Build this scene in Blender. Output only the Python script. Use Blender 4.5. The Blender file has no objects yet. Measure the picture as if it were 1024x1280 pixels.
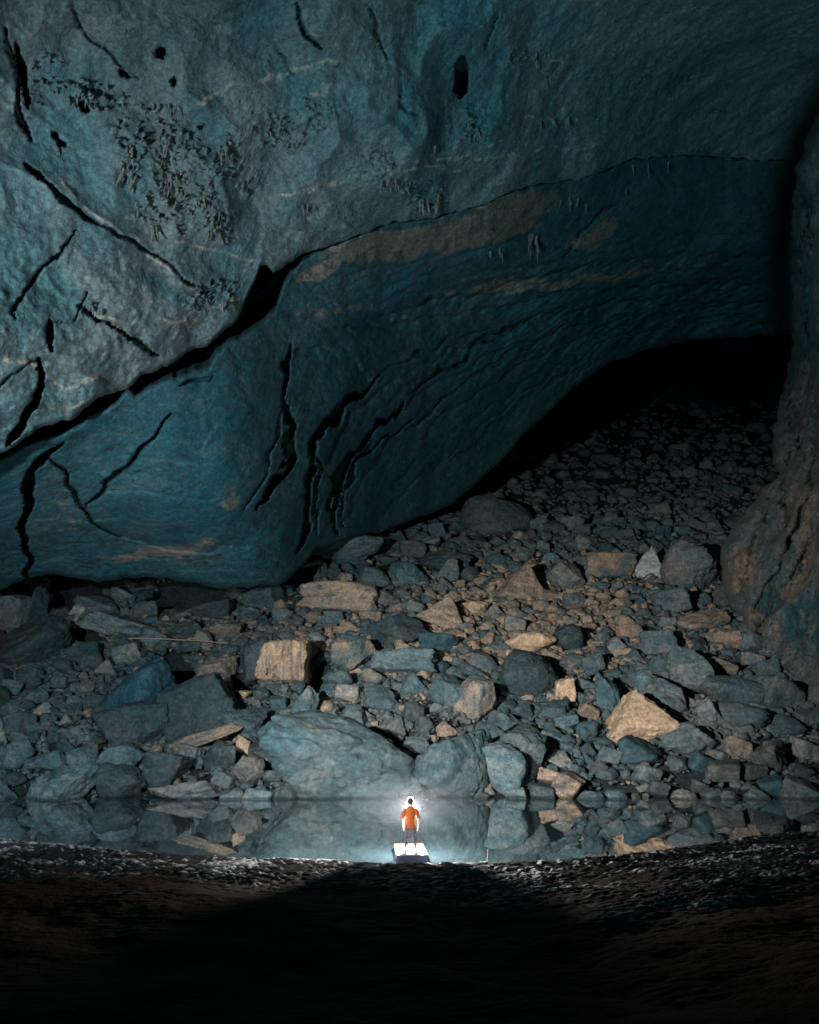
import bpy, bmesh, math, random
import numpy as np
from mathutils import Vector, Matrix, noise as mnoise
random.seed(7); rng = np.random.default_rng(11)
scene = bpy.context.scene
COL = scene.collection
R_ = math.radians

# ------------------------------------------------------------------ camera
CAMZ = 4.7; TH = R_(13.4); FPX = 1005.0
cT, sT = math.cos(TH), math.sin(TH)
cam = bpy.data.cameras.new('camera'); camo = bpy.data.objects.new('camera', cam); COL.objects.link(camo)
cam.sensor_fit = 'VERTICAL'; cam.sensor_height = 36; cam.sensor_width = 36
cam.lens = FPX/1280*36; cam.clip_end = 2000; cam.clip_start = 0.1
camo.location = (0, 0, CAMZ); camo.rotation_euler = (R_(90)+TH, 0, 0)
scene.camera = camo

def P(px, py, t):
    """photo direction + distance along the view axis -> world point(s)"""
    px = np.asarray(px, float); py = np.asarray(py, float); t = np.asarray(t, float)
    a = (px-512)/FPX; b = (640-py)/FPX
    return np.stack([t*a, t*(cT-b*sT), CAMZ+t*(sT+b*cT)], -1)
SL = 0.5; Y0 = 43.6
def t_scree(px, py):
    b = (640-np.asarray(py, float))/FPX
    dz = sT+b*cT; dy = cT-b*sT
    den = SL*dy-dz
    return np.clip((CAMZ+SL*Y0)/np.maximum(den, 0.02), 5, 600)

# ------------------------------------------------------------------ numpy noise
_perm = np.random.default_rng(3).permutation(256)
_perm = np.concatenate([_perm, _perm, _perm])
_g = np.random.default_rng(4).normal(size=(256, 3)); _g /= np.linalg.norm(_g, axis=1)[:, None]
def perlin(p):
    i = np.floor(p).astype(int); f = p-i; u = f*f*f*(f*(f*6-15)+10); i &= 255
    out = 0
    for dx in (0, 1):
        for dy in (0, 1):
            for dz in (0, 1):
                h = _perm[_perm[_perm[(i[..., 0]+dx) & 255]+((i[..., 1]+dy) & 255)]+((i[..., 2]+dz) & 255)]
                gr = _g[h]
                d = f-np.array([dx, dy, dz])
                w = (u[..., 0] if dx else 1-u[..., 0])*(u[..., 1] if dy else 1-u[..., 1])*(u[..., 2] if dz else 1-u[..., 2])
                out = out+w*np.sum(gr*d, -1)
    return out*1.6
def fbm(p, octs=4, gain=.5, ridged=False):
    s = 0; a = 1
    for k in range(octs):
        n = perlin(p*(2.03**k)+k*17.3)
        s = s+a*((0.5-np.abs(n)) if ridged else n); a *= gain
    return s
def smooth(a, b, x):
    t = np.clip((x-a)/(b-a), 0, 1); return t*t*(3-2*t)

def seg_dist(px, py, pts):
    """distance, arc position 0..1 and side to a polyline"""
    best = np.full(px.shape, 1e9); arc = np.zeros(px.shape); side = np.zeros(px.shape)
    pts = [np.array(p, float) for p in pts]
    L = [np.linalg.norm(pts[i+1]-pts[i]) for i in range(len(pts)-1)]; T = sum(L); s0 = 0
    for i in range(len(pts)-1):
        a, b = pts[i], pts[i+1]; d = b-a
        u = np.clip(((px-a[0])*d[0]+(py-a[1])*d[1])/max(d@d, 1e-9), 0, 1)
        ex = px-(a[0]+u*d[0]); ey = py-(a[1]+u*d[1]); dd = np.hypot(ex, ey)
        m = dd < best; best = np.where(m, dd, best)
        arc = np.where(m, (s0+u*L[i])/T, arc)
        side = np.where(m, np.sign(d[0]*ey-d[1]*ex), side); s0 += L[i]
    return best, arc, side
def carve(px, py, pts, w, depth):
    """narrow crack, tapering at its ends"""
    d, s, _ = seg_dist(px, py, pts)
    ww = w*0.5*np.clip(np.minimum(s, 1-s)*5+0.25, 0, 1)*(1+(.28*np.sin(s*8+pts[0][0]) if w < 13 else .1))
    ww = ww*.82
    return depth*(1-smooth(ww*0.85, ww*1.08+1.0, d))
def ledge(px, py, pts, h, dec, sgn=1):
    """a step: the surface on one side of the line lies farther back, easing out"""
    d, s, side = seg_dist(px, py, pts)
    e = smooth(0, .12, s)*smooth(0, .12, 1-s)
    return e*h*np.where(side*sgn > 0, np.exp(-d/dec)*smooth(0, 2, d), 0)
def tps(ctrl):
    c = np.array(ctrl, float); X = c[:, :2]/300; v = c[:, 2]; n = len(c)
    def U(r2): return np.where(r2 > 0, r2*np.log(r2+1e-12), 0)
    K = U(((X[:, None]-X[None])**2).sum(-1)); Q = np.c_[np.ones(n), X]
    M = np.zeros((n+3, n+3)); M[:n, :n] = K+np.eye(n)*0.02; M[:n, n:] = Q; M[n:, :n] = Q.T
    w = np.linalg.solve(M, np.r_[v, 0, 0, 0])
    def f(px, py):
        x = px/300; y = py/300; o = w[n]+w[n+1]*x+w[n+2]*y
        for i in range(n): o = o+w[i]*U((x-X[i, 0])**2+(y-X[i, 1])**2)
        return o
    return f
def curve(pts):
    a = np.array(pts, float); return lambda x: np.interp(x, a[:, 0], a[:, 1])
def blob(px, py, cx, cy, rx, ry, rot=0):
    c, s = math.cos(R_(rot)), math.sin(R_(rot)); dx = px-cx; dy = py-cy
    return np.clip(1.5-np.hypot((dx*c+dy*s)/rx, (-dx*s+dy*c)/ry)*1.0, 0, 1)

# ------------------------------------------------------------------ materials
def mat_new(name):
    m = bpy.data.materials.new(name); m.use_nodes = True
    nt = m.node_tree; b = nt.nodes['Principled BSDF']; return m, nt, b
def simple(name, col, rough=.6, spec=.5, emis=None, estr=0):
    m, nt, b = mat_new(name)
    n = nt.nodes.new('ShaderNodeTexNoise'); n.inputs['Scale'].default_value = 14
    g = nt.nodes.new('ShaderNodeNewGeometry'); nt.links.new(g.outputs['Position'], n.inputs['Vector'])
    r = nt.nodes.new('ShaderNodeMix'); r.data_type = 'RGBA'
    r.inputs['A'].default_value = (*[c*.8 for c in col], 1); r.inputs['B'].default_value = (*[min(1, c*1.15) for c in col], 1)
    nt.links.new(n.outputs['Fac'], r.inputs['Factor']); nt.links.new(r.outputs['Result'], b.inputs['Base Color'])
    b.inputs['Roughness'].default_value = rough; b.inputs['Specular IOR Level'].default_value = spec
    if emis:
        b.inputs['Emission Color'].default_value = (*emis, 1); b.inputs['Emission Strength'].default_value = estr
    return m
def rock_mat(name, base, alt, tan, attr=False, vein=.12, tanamt=.0, tscale=1., rough=.82, bump=.6, dist=.25, rand=0., strat=None, spec=.3, samt=.55):
    m, nt, b = mat_new(name); N = nt.nodes; L = nt.links
    g = N.new('ShaderNodeNewGeometry')
    def noise(sc, det=6, ro=.6, typ='FBM', off=0, dis=0, stretch=None):
        n = N.new('ShaderNodeTexNoise'); n.noise_type = typ; n.inputs['Scale'].default_value = sc*tscale
        n.inputs['Detail'].default_value = det; n.inputs['Roughness'].default_value = ro; n.inputs['Distortion'].default_value = dis
        mp = N.new('ShaderNodeMapping'); mp.inputs['Location'].default_value = (off, off*.7, off*.3)
        if stretch: mp.inputs['Scale'].default_value = stretch[:3]; mp.inputs['Rotation'].default_value = stretch[3]
        L.new(g.outputs['Position'], mp.inputs['Vector']); L.new(mp.outputs['Vector'], n.inputs['Vector']); return n.outputs['Fac']
    def mix(f, a, c, blend='MIX'):
        x = N.new('ShaderNodeMix'); x.data_type = 'RGBA'; x.blend_type = blend
        for k, v in (('Factor', f), ('A', a), ('B', c)):
            if isinstance(v, (tuple, list)): x.inputs[k].default_value = (*v, 1)
            elif isinstance(v, (int, float)): x.inputs[k].default_value = v
            else: L.new(v, x.inputs[k])
        return x.outputs['Result']
    def mr(v, a, b2, c=0, d=1):
        x = N.new('ShaderNodeMapRange'); x.interpolation_type = 'SMOOTHSTEP'
        L.new(v, x.inputs['Value'])
        for k, q in zip(('From Min', 'From Max', 'To Min', 'To Max'), (a, b2, c, d)): x.inputs[k].default_value = q
        return x.outputs['Result']
    def math_(op, a, c):
        x = N.new('ShaderNodeMath'); x.operation = op
        for i, v in enumerate((a, c)):
            if isinstance(v, (int, float)): x.inputs[i].default_value = v
            else: L.new(v, x.inputs[i])
        return x.outputs[0]
    big = noise(.12, 5, .62, off=3, dis=.6)
    c = mix(mr(big, .38, .62), base, alt)
    mid = noise(.9, 8, .68, off=9, dis=.8)
    tn = mr(mid, .5, .68)
    if attr:
        at = N.new('ShaderNodeAttribute'); at.attribute_name = 'tint'
        sp = N.new('ShaderNodeSeparateColor'); L.new(at.outputs['Color'], sp.inputs['Color'])
        e = mr(math_('ADD', sp.outputs['Red'], math_('MULTIPLY', math_('SUBTRACT', noise(.7, 9, .7, off=4), .5), .9)), .4, .62)
        c = mix(e, c, tan)
        # second channel: deep blue-green mineral film; third: pale calcite
        e2 = mr(math_('ADD', sp.outputs['Green'], math_('MULTIPLY', math_('SUBTRACT', noise(.5, 9, .7, off=14), .5), .9)), .35, .7)
        c = mix(math_('MULTIPLY', e2, .8), c, (.018, .10, .13))
        c = mix(sp.outputs['Blue'], c, (.45, .42, .36))
    if tanamt: c = mix(math_('MULTIPLY', tn, tanamt), c, tan)
    if strat:
        s = noise(.5, 6, .6, off=21, dis=.3, stretch=strat)
        c = mix(mr(s, .50, .62, 0, samt), c, tan)
        s2 = noise(.8, 6, .6, off=31, dis=.3, stretch=strat)
        c = mix(mr(s2, .52, .64, 0, .6), c, (.02, .05, .06))
    fine = noise(5, 8, .75, off=2)
    c = mix(1., c, mix(mr(fine, .28, .72), (.55, .55, .55), (1.45, 1.45, 1.45)), 'MULTIPLY')
    if attr:
        for k, (sc, w, col) in enumerate(((.22, .012, (.012, .02, .022)), (.5, .010, (.015, .025, .03)), (.30, .008, (.24, .25, .23)))):
            vn = math_('ABSOLUTE', math_('SUBTRACT', noise(sc, 7, .55, off=60+k*9, dis=.7), .5), 0)
            gate = mr(noise(.1, 3, .5, off=80+k*5), .48, .58)
            c = mix(math_('MULTIPLY', mr(vn, w, w*.3), math_('MULTIPLY', gate, vein if k == 2 else .55)), c, col)
    sp2 = noise(2.1, 8, .75, off=27)
    c = mix(1., c, mix(mr(sp2, .34, .66), (.7, .72, .74), (1.25, 1.22, 1.2)), 'MULTIPLY')
    if rand:
        oi = N.new('ShaderNodeObjectInfo')
        v = mr(oi.outputs['Random'], 0, 1, 1-rand, 1+rand)
        cc = N.new('ShaderNodeCombineColor')
        for k in range(3): L.new(v, cc.inputs[k])
        c = mix(1., c, cc.outputs[0], 'MULTIPLY')
    sx = N.new('ShaderNodeSeparateXYZ'); L.new(g.outputs['Position'], sx.inputs['Vector'])      # wet tide mark at the waterline
    wz = math_('ADD', sx.outputs['Z'], math_('MULTIPLY', math_('SUBTRACT', mid, .5), .25))
    c = mix(mr(wz, .17, .06), c, mix(1., c, (.4, .44, .45), 'MULTIPLY'))
    L.new(c, b.inputs['Base Color']); b.inputs['Roughness'].default_value = rough
    b.inputs['Specular IOR Level'].default_value = spec
    h = math_('ADD', math_('MULTIPLY', noise(.8, 10, .68, off=6, dis=.5), 1.0), math_('MULTIPLY', noise(3.2, 8, .7, off=8), .35))
    h = math_('ADD', h, math_('MULTIPLY', noise(9, 6, .7, off=18), .16))
    if attr: h = math_('ADD', h, math_('MULTIPLY', noise(1.3, 9, .65, 'RIDGED_MULTIFRACTAL', off=42, dis=.4), .07))
    h = math_('ADD', h, math_('MULTIPLY', noise(.45, 7, .6, 'RIDGED_MULTIFRACTAL', off=12), .12))
    bp = N.new('ShaderNodeBump'); bp.inputs['Strength'].default_value = bump; bp.inputs['Distance'].default_value = dist*2
    L.new(h, bp.inputs['Height']); L.new(bp.outputs['Normal'], b.inputs['Normal'])
    return m

TEAL = (.045, .10, .12); GREY = (.13, .15, .155); TAN = (.27, .20, .145)
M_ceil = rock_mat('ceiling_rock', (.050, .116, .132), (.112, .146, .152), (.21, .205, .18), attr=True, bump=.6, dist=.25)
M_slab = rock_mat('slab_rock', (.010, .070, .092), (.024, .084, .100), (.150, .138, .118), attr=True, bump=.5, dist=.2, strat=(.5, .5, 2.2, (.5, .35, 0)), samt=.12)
M_col = rock_mat('right_wall_rock', (.09, .135, .14), (.19, .19, .18), (.26, .195, .14), attr=True, bump=1., dist=.4,
                 strat=(1.6, 1.6, .35, (0.2, .5, 0)), samt=.4)
M_scree = rock_mat('scree_bed_rock', (.020, .036, .040), (.035, .045, .046), (.08, .065, .05), tanamt=.4, bump=1., dist=.3)
B_BLUE = rock_mat('boulder_blue', (.044, .090, .105), (.09, .118, .125), TAN, tanamt=.16, tscale=.9, bump=.8, rand=.4, strat=(.7, .7, 2.4, (.5, .4, 0)), samt=.1)
B_HUGE = rock_mat('boulder_dark_smooth', (.030, .075, .09), (.07, .095, .10), TAN, tanamt=.15, tscale=.6, bump=.5, strat=(.7, .7, 2.4, (.5, .4, 0)), samt=.08)
B_DEEP = rock_mat('boulder_deep_blue', (.014, .055, .072), (.03, .066, .08), GREY, tanamt=.25, tscale=.7, bump=.5, rand=.15)
B_GREY = rock_mat('boulder_grey', (.09, .13, .14), (.14, .15, .145), TAN, tanamt=.25, tscale=.9, bump=.8, rand=.35, strat=(.7, .7, 2.4, (.3, .6, 0)), samt=.35)
B_TAN = rock_mat('boulder_tan', (.29, .215, .155), (.22, .175, .135), (.12, .13, .13), tanamt=.55, tscale=1., bump=.8, rand=.25, strat=(.7, .7, 2.4, (.5, .3, 0)), samt=.4)
B_BTAN = rock_mat('boulder_bright_tan', (.42, .30, .20), (.36, .26, .175), (.22, .19, .16), tanamt=.25, tscale=.8, bump=.45, rand=.05)
B_MIX = rock_mat('boulder_mottled', (.07, .12, .135), (.36, .25, .17), TAN, tanamt=.6, tscale=2.6, bump=.7, rand=.15)
B_WHITE = rock_mat('boulder_pale', (.36, .38, .38), (.3, .3, .29), (.14, .15, .15), tanamt=.3, tscale=1, bump=.6)
B_STRIPE = rock_mat('boulder_striped', (.44, .31, .20), (.38, .27, .18), (.55, .42, .3), tscale=1.2, bump=.8, strat=(2.2, 2.2, .3, (0, .25, 0)))
M_rub = rock_mat('rubble_rock', (.045, .08, .09), (.095, .11, .11), (.25, .19, .14), attr=True, bump=.5)
M_stal = rock_mat('stalactite_calcite', (.11, .135, .135), (.19, .185, .165), TAN, bump=.5, tscale=3)

# ------------------------------------------------------------------ object helpers
def mesh_np(name, co, faces, mat, tint=None, smooth_=True, parent=None):
    me = bpy.data.meshes.new(name); co = np.asarray(co, np.float32).reshape(-1, 3); faces = np.asarray(faces, np.int32)
    nf, k = faces.shape
    me.vertices.add(len(co)); me.vertices.foreach_set('co', co.ravel())
    me.loops.add(nf*k); me.loops.foreach_set('vertex_index', faces.ravel())
    me.polygons.add(nf); me.polygons.foreach_set('loop_start', np.arange(0, nf*k, k, dtype=np.int32))
    me.update(calc_edges=True); me.validate()
    if smooth_: me.polygons.foreach_set('use_smooth', np.ones(len(me.polygons), bool))
    if tint is not None:
        a = me.color_attributes.new('tint', 'FLOAT_COLOR', 'POINT')
        q = np.ones((len(co), 4), np.float32); q[:, :3] = tint; a.data.foreach_set('color', q.ravel())
    if mat: me.materials.append(mat)
    o = bpy.data.objects.new(name, me); COL.objects.link(o)
    if parent: o.parent = parent
    return o
def grid_faces(nr, nc, flip=False):
    i = np.arange(nr-1)[:, None]*nc+np.arange(nc-1)[None]
    f = np.stack([i, i+1, i+nc+1, i+nc], -1).reshape(-1, 4)
    return f[:, ::-1] if flip else f
def tag(o, label=None, cat=None, group=None, kind=None):
    if label: o['label'] = label
    if cat: o['category'] = cat
    if group: o['group'] = group
    if kind: o['kind'] = kind
    return o

# ------------------------------------------------------------------ cave shell
lipA = curve([(-400, 700), (-150, 645), (0, 567), (22, 556), (45, 537), (90, 524), (112, 506), (122, 497), (160, 487), (175, 470), (210, 458),
              (240, 437), (258, 433), (280, 415), (298, 398), (312, 366), (320, 350), (325, 334), (333, 331), (342, 342), (352, 336), (378, 318), (420, 305), (450, 293), (490, 278), (512, 276),
              (542, 272), (607, 255), (637, 240), (677, 229), (707, 227), (752, 215), (785, 200), (832, 195), (882, 194), (942, 200), (1300, 205)])
topB = curve([(-400, 710), (-150, 660), (0, 578), (30, 568), (75, 554), (100, 548), (130, 526), (150, 520), (165, 502), (220, 484), (262, 462), (272, 444), (290, 432), (310, 418), (345, 388),
              (355, 352), (378, 321), (420, 308), (450, 296), (490, 281), (512, 278),
              (542, 274), (607, 257), (637, 242), (677, 231), (707, 229), (752, 217), (785, 202), (832, 197), (882, 196), (942, 202), (1300, 207)])
botB = curve([(-400, 760), (-100, 748), (0, 738), (38, 722), (60, 718), (90, 721), (125, 728), (165, 722), (190, 721), (235, 727), (275, 736), (350, 731), (372, 716), (395, 688), (440, 672), (480, 664), (560, 634),
              (598, 604), (640, 562), (660, 540), (700, 502), (725, 478), (760, 455), (800, 440), (850, 428), (920, 421), (985, 419), (1300, 412)])
fA0 = tps([(0, 0, 36), (512, 0, 46), (1024, 0, 58), (0, 300, 37), (0, 560, 41), (250, 150, 43), (160, 480, 46), (250, 350, 47), (376, 318, 53), (512, 200, 52), (512, 275, 58),
           (700, 100, 58), (700, 228, 66), (830, 190, 72), (1000, 190, 80), (-300, 0, 26), (-300, 500, 28), (1300, 0, 62), (1300, 200, 84), (0, -300, 24), (512, -300, 30), (1024, -300, 36)])
fB0 = tps([(-300, 700, 40), (0, 590, 47), (0, 735, 58), (200, 725, 63), (150, 540, 49.5), (200, 620, 53), (300, 430, 52), (350, 725, 66), (380, 330, 56), (512, 285, 60), (700, 235, 68), (830, 200, 74.5), (1000, 205, 84),
           (300, 600, 56), (370, 500, 60), (400, 680, 72), (450, 450, 66), (480, 655, 84), (600, 590, 96), (600, 400, 78), (700, 500, 98), (700, 330, 76), (850, 425, 105), (850, 320, 86), (985, 418, 108), (1000, 320, 92), (1300, 300, 100), (1300, 420, 112)])
CR_A = [([(60, 395), (63, 417), (69, 440)], 8, 3.5), ([(54, 453), (52, 487), (30, 520), (2, 557)], 10, 4), ([(95, 378), (112, 392), (150, 410), (175, 428), (200, 443)], 4, 1.2),
        ([(30, 208), (55, 228)], 6, 1.5), ([(55, 228), (90, 258), (120, 280)], 7, 1.3), ([(120, 280), (165, 300), (215, 335), (250, 360)], 5, .6), ([(95, 287), (70, 330), (50, 350), (15, 385), (20, 395)], 4, 1),
        ([(18, 50), (25, 80), (30, 110), (35, 138)], 9, 3), ([(370, 0), (380, 30), (385, 45), (402, 62)], 4, 1.), ([(88, 5), (110, 45), (145, 80), (175, 105)], 3, .4),
        ([(578, 72), (576, 95), (573, 122)], 16, 4), ([(616, 12), (612, 40), (604, 60)], 4, .7), ([(200, 60), (203, 72)], 14, 1.5), ([(218, 95), (220, 107)], 8, 1.5), ([(458, 10), (480, 60), (488, 80)], 4, .6),
        ([(105, 360), (90, 400), (60, 400)], 3, .5), ([(0, 30), (10, 60), (20, 90), (22, 140), (40, 180)], 6, 1.2), ([(500, 90), (505, 130), (520, 150)], 3, .5), ([(350, 60), (370, 95)], 3, .5),
        ([(150, 90), (160, 100)], 6, 1), ([(70, 170), (84, 186)], 10, 1.6), ([(107, 125), (115, 138)], 8, 1.5), ([(0, 480), (20, 470), (54, 455)], 3, .5), ([(250, 160), (262, 150)], 4, .8)]
RIDGE_A = [([(300, 262), (350, 243), (400, 231), (470, 222), (500, 210), (580, 205), (650, 192), (770, 183)], 3.5, .55), ([(640, 60), (660, 75), (710, 80)], 4, .5), ([(655, 145), (690, 150), (735, 152)], 3, .4),
           ([(60, 215), (120, 270), (200, 330), (250, 368)], 5, .5), ([(95, 385), (130, 395), (180, 402), (240, 395), (300, 372)], 4, .5), ([(240, 130), (270, 122), (340, 92), (440, 78)], 6, .45), ([(0, 455), (40, 460), (80, 480), (130, 470)], 5, .5),
           ([(512, 200), (600, 190), (640, 170)], 3, .35), ([(380, 120), (430, 105)], 5, .4), ([(200, 300), (260, 310), (330, 330)], 4, .4), ([(60, 510), (120, 497), (165, 480)], 4, .4)]
FLK = [(240, 220, 70, 60), (165, 190, 22, 45), (285, 190, 30, 28), (270, 280, 35, 25), (205, 140, 26, 20), (345, 165, 35, 25), (105, 120, 50, 18), (60, 90, 18, 25), (480, 215, 30, 25), (530, 245, 30, 20), (265, 370, 45, 20),
       (120, 390, 30, 12), (395, 140, 35, 25), (590, 170, 25, 30), (200, 65, 18, 14), (640, 75, 25, 12), (230, 250, 60, 40), (325, 150, 30, 20)]
def surfA(px, py, full=True):
    t = fA0(px, py); jx = 0
    w = P(px, py, t)
    n1 = fbm(w*.18, 2); jx = fbm(w*.35+9, 2)*8+fbm(w*1.1+3, 4, .65)*3; jy = fbm(w*.35+31, 2)*8+fbm(w*1.1+13, 4, .65)*3
    am = 1-.65*smooth(560, 760, px)*smooth(260, 160, py)-.3*smooth(80, 0, py)*smooth(300, 400, px)
    t = t+(fbm(w*.075, 3)*2.0+n1*.3)*am
    # planar breaks: the rock splits into broad tilted faces
    q = fbm(w*np.array([.16, .16, .22])+50, 2); t = t+np.abs(q)*1.3*am
    t = t+fbm(w*.9, 4, .55)*.16
    lit = smooth(420, 150, px)*smooth(250, 380, py)
    t = t-fbm(w*np.array([.8, .8, 1.1])+60, 4, .55, ridged=True)*.24*(.25+lit)
    qx, qy = px+jx, py+jy
    for pts, ww, d in CR_A: t = t+(carve(qx, qy, pts, ww, d) if ww < 13 else carve(px+jx*.35, py+jy*.2, pts, ww, d))
    r = 0
    for pts, ww, d in RIDGE_A:
        dd, s, _ = seg_dist(qx, qy, pts); e = np.exp(-(dd/ww)**2)*smooth(0, .08, s)*smooth(0, .08, 1-s); kk = .25+.75*smooth(-.3, .4, fbm(w*.9+7, 3)); t = t-e*d*.3*kk; r = np.maximum(r, np.exp(-(dd/(ww*.6))**2)*smooth(0, .08, s)*smooth(0, .08, 1-s)*kk)
    fm = 0
    for cx, cy, rx, ry in FLK: fm = np.maximum(fm, blob(px, py, cx, cy, rx, ry))
    wr = np.stack([w[..., 0]+.5*w[..., 2], w[..., 1], w[..., 2]*.5-w[..., 0]*.2], -1)
    fl = fbm(wr*1.8+5, 4, .6, ridged=True)
    pk = smooth(.66, 1.0, fl+.12*fbm(w*.8+90, 2))*smooth(.25, .6, fm+fbm(w*.35+44, 3)*1.0-.1)*np.clip(fm*2, 0, 1)
    t = t-pk*.8
    pit = smooth(.45, .7, perlin(w*np.array([1.1, 1.1, .6])+77))*fm
    t = t+pit*.35
    # recess left of the right wall, shaped in to stand for its shadow
    ch = 9*np.exp(-(seg_dist(px, py, [(1060, 90), (1020, 170), (998, 240), (990, 330), (992, 420)])[0]/20)**2); t = t+ch
    return t, r, pk, w
CR_B = [([(80, 555), (60, 572), (45, 582), (37, 610), (35, 640), (28, 660), (32, 690), (38, 726)], 11, 5), ([(60, 572), (80, 595), (95, 625), (120, 652), (150, 670)], 5, 1.6),
        ([(105, 635), (130, 605), (170, 570), (200, 545), (215, 525)], 5, 1.6), ([(361, 430), (358, 450), (357, 490), (363, 530), (357, 550), (365, 575), (345, 600), (325, 637)], 8, 4),
        ([(352, 515), (345, 550), (335, 580), (305, 640)], 3.5, .9), ([(470, 472), (460, 478), (425, 510), (395, 555), (388, 590), (386, 630), (374, 690)], 9, 5), ([(505, 500), (480, 525), (440, 565), (420, 600), (416, 640), (424, 668)], 7, 4),
        ([(512, 530), (450, 570), (428, 610), (432, 660)], 5, 2.2), ([(512, 490), (552, 460), (577, 450), (622, 410), (662, 400)], 5, 2), ([(512, 530), (572, 485), (637, 440), (712, 410)], 4, 1.6), ([(705, 322), (735, 285), (765, 258)], 4, 1.2),
        ([(400, 560), (398, 620), (395, 670)], 4, 1.5), ([(700, 455), (760, 425), (850, 405), (900, 402)], 3, 1.), ([(225, 480), (262, 470)], 4, 1)]
LG_B = [([(430, 395), (500, 385), (560, 372), (640, 350), (740, 332), (850, 316), (985, 322)], 1.6, 22, 1), ([(380, 420), (440, 405), (520, 400), (600, 385), (700, 365), (850, 352), (985, 352)], 1.2, 16, 1),
        ([(460, 475), (520, 440), (600, 412), (680, 390), (800, 372), (985, 380)], 1.6, 18, 1), ([(640, 440), (720, 405), (820, 388), (985, 400)], 1.3, 14, 1), ([(360, 430), (420, 440), (470, 470)], 1, 18, 1),
        ([(520, 600), (600, 545), (680, 480), (760, 440)], .9, 20, 1), ([(378, 345), (450, 335), (540, 322), (600, 312), (660, 292), (700, 240)], .5, 10, 1), ([(120, 652), (150, 672), (220, 690), (330, 680)], .5, 20, -1)]
_c1 = np.array([(380, 690), (388, 590), (425, 510), (480, 468), (560, 430), (700, 385), (850, 352), (985, 345)], float)
_c2 = np.array([(470, 660), (500, 625), (560, 580), (620, 530), (690, 475), (760, 432), (850, 410), (985, 402)], float)
for k, q in enumerate((.08, .22, .33, .5, .62, .8, .92)):
    LG_B.append(([tuple(p) for p in _c1*(1-q)+_c2*q][(k*2) % 3:8-(k % 3)], (.8, .5, 1.0, .6, .9, .5, .7)[k], (9, 7, 14, 8, 12, 7, 9)[k], 1))
_c3 = np.array([(372, 360), (430, 352), (520, 335), (640, 318), (760, 300), (870, 290), (985, 292)], float)
for k in range(4): LG_B.append(([(a, b+k*13+(a-372)*.004*k) for a, b in _c3][k % 2:7-(k % 3)], (.3, .45, .35, .5)[k], 8, 1))
def surfB(px, py):
    t = fB0(px, py); w = P(px, py, t)
    jx = fbm(w*.35+9, 2)*8+fbm(w*1.2+3, 3)*2; jy = fbm(w*.35+31, 2)*8+fbm(w*1.2+13, 3)*2
    t = t+fbm(w*.07, 3)*1.0+fbm(w*.5, 3)*.10+fbm(w*1.4, 3)*.05
    t = t-smooth(0, .25, np.abs(fbm(w*np.array([.14, .14, .5])+3, 3)))*.12
    qx, qy = px+jx, py+jy
    for pts, ww, d in CR_B: t = t+carve(qx, qy, pts, ww, d)
    for pts, h, dec, sg in LG_B: t = t+ledge(qx, qy, pts, h, dec, sg)
    t = t+9*np.exp(-(seg_dist(px, py, [(1060, 90), (1020, 170), (998, 240), (990, 330), (992, 420)])[0]/20)**2)  # same added recess, its depth standing in for the right wall's shadow
    return t, w
XS = np.concatenate([np.arange(-400, -20, 8), np.arange(-20, 1050, 2.2), np.arange(1050, 1300, 10)])
def build_A():
    X = XS; lip = lipA(X)+fbm(np.stack([X*.06, X*0, X*0+3], -1), 3)*3
    v = np.concatenate([np.linspace(0, .35, 30)[:-1], np.linspace(.35, 1, 270)])
    PX, V = np.meshgrid(X, v); top = -320
    PY = top+(lip[None]-top)*V
    t, r, pk, w = surfA(PX, PY)
    d = (lip[None]-PY); t = t+np.clip(1-d/7, 0, 1)**2*np.interp(X, [0, 370, 400, 1300], [.7, .7, .1, .1])[None]
    tint = np.zeros(PX.shape+(3,))
    tint[..., 0] = np.clip(r*.9+pk*.5+.12*smooth(300, 100, np.hypot(PX-300, (PY-260)*1.3)), 0, 1)
    for cx, cy, rx, ry, a in ((300, 200, 230, 90, .30), (680, 140, 120, 30, .15)):
        tint[..., 0] = np.maximum(tint[..., 0], blob(PX, PY, cx, cy, rx, ry)*a)
    for cx, cy, rx, ry, a, ro in ((200, 360, 60, 16, .55, 38), (130, 290, 60, 12, .4, 30), (530, 235, 50, 30, .45, 0), (25, 440, 30, 40, .3, 0), (560, 120, 80, 120, .35, 0), (120, 480, 50, 14, .35, -20)):
        tint[..., 1] = np.maximum(tint[..., 1], blob(PX, PY, cx, cy, rx, ry, ro)*a)
    tint[..., 2] = np.clip(r*.28+pk*.2, 0, 1)
    co = P(PX, PY, t)
    rows = [co]; tr = [tint]
    tl = t[-1]
    for k, (dy, dt) in enumerate(((-1, 1.), (-3, 3), (-6, 6), (-10, 12), (-16, 22))):
        rows.append(P(X, lip+dy, tl+dt)[None]); tr.append(tint[-1:]*0)
    co = np.concatenate(rows); tint = np.concatenate(tr)
    o = mesh_np('cave_ceiling', co, grid_faces(co.shape[0], co.shape[1]), M_ceil, tint.reshape(-1, 3)); tag(o, kind='structure'); return o
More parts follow.
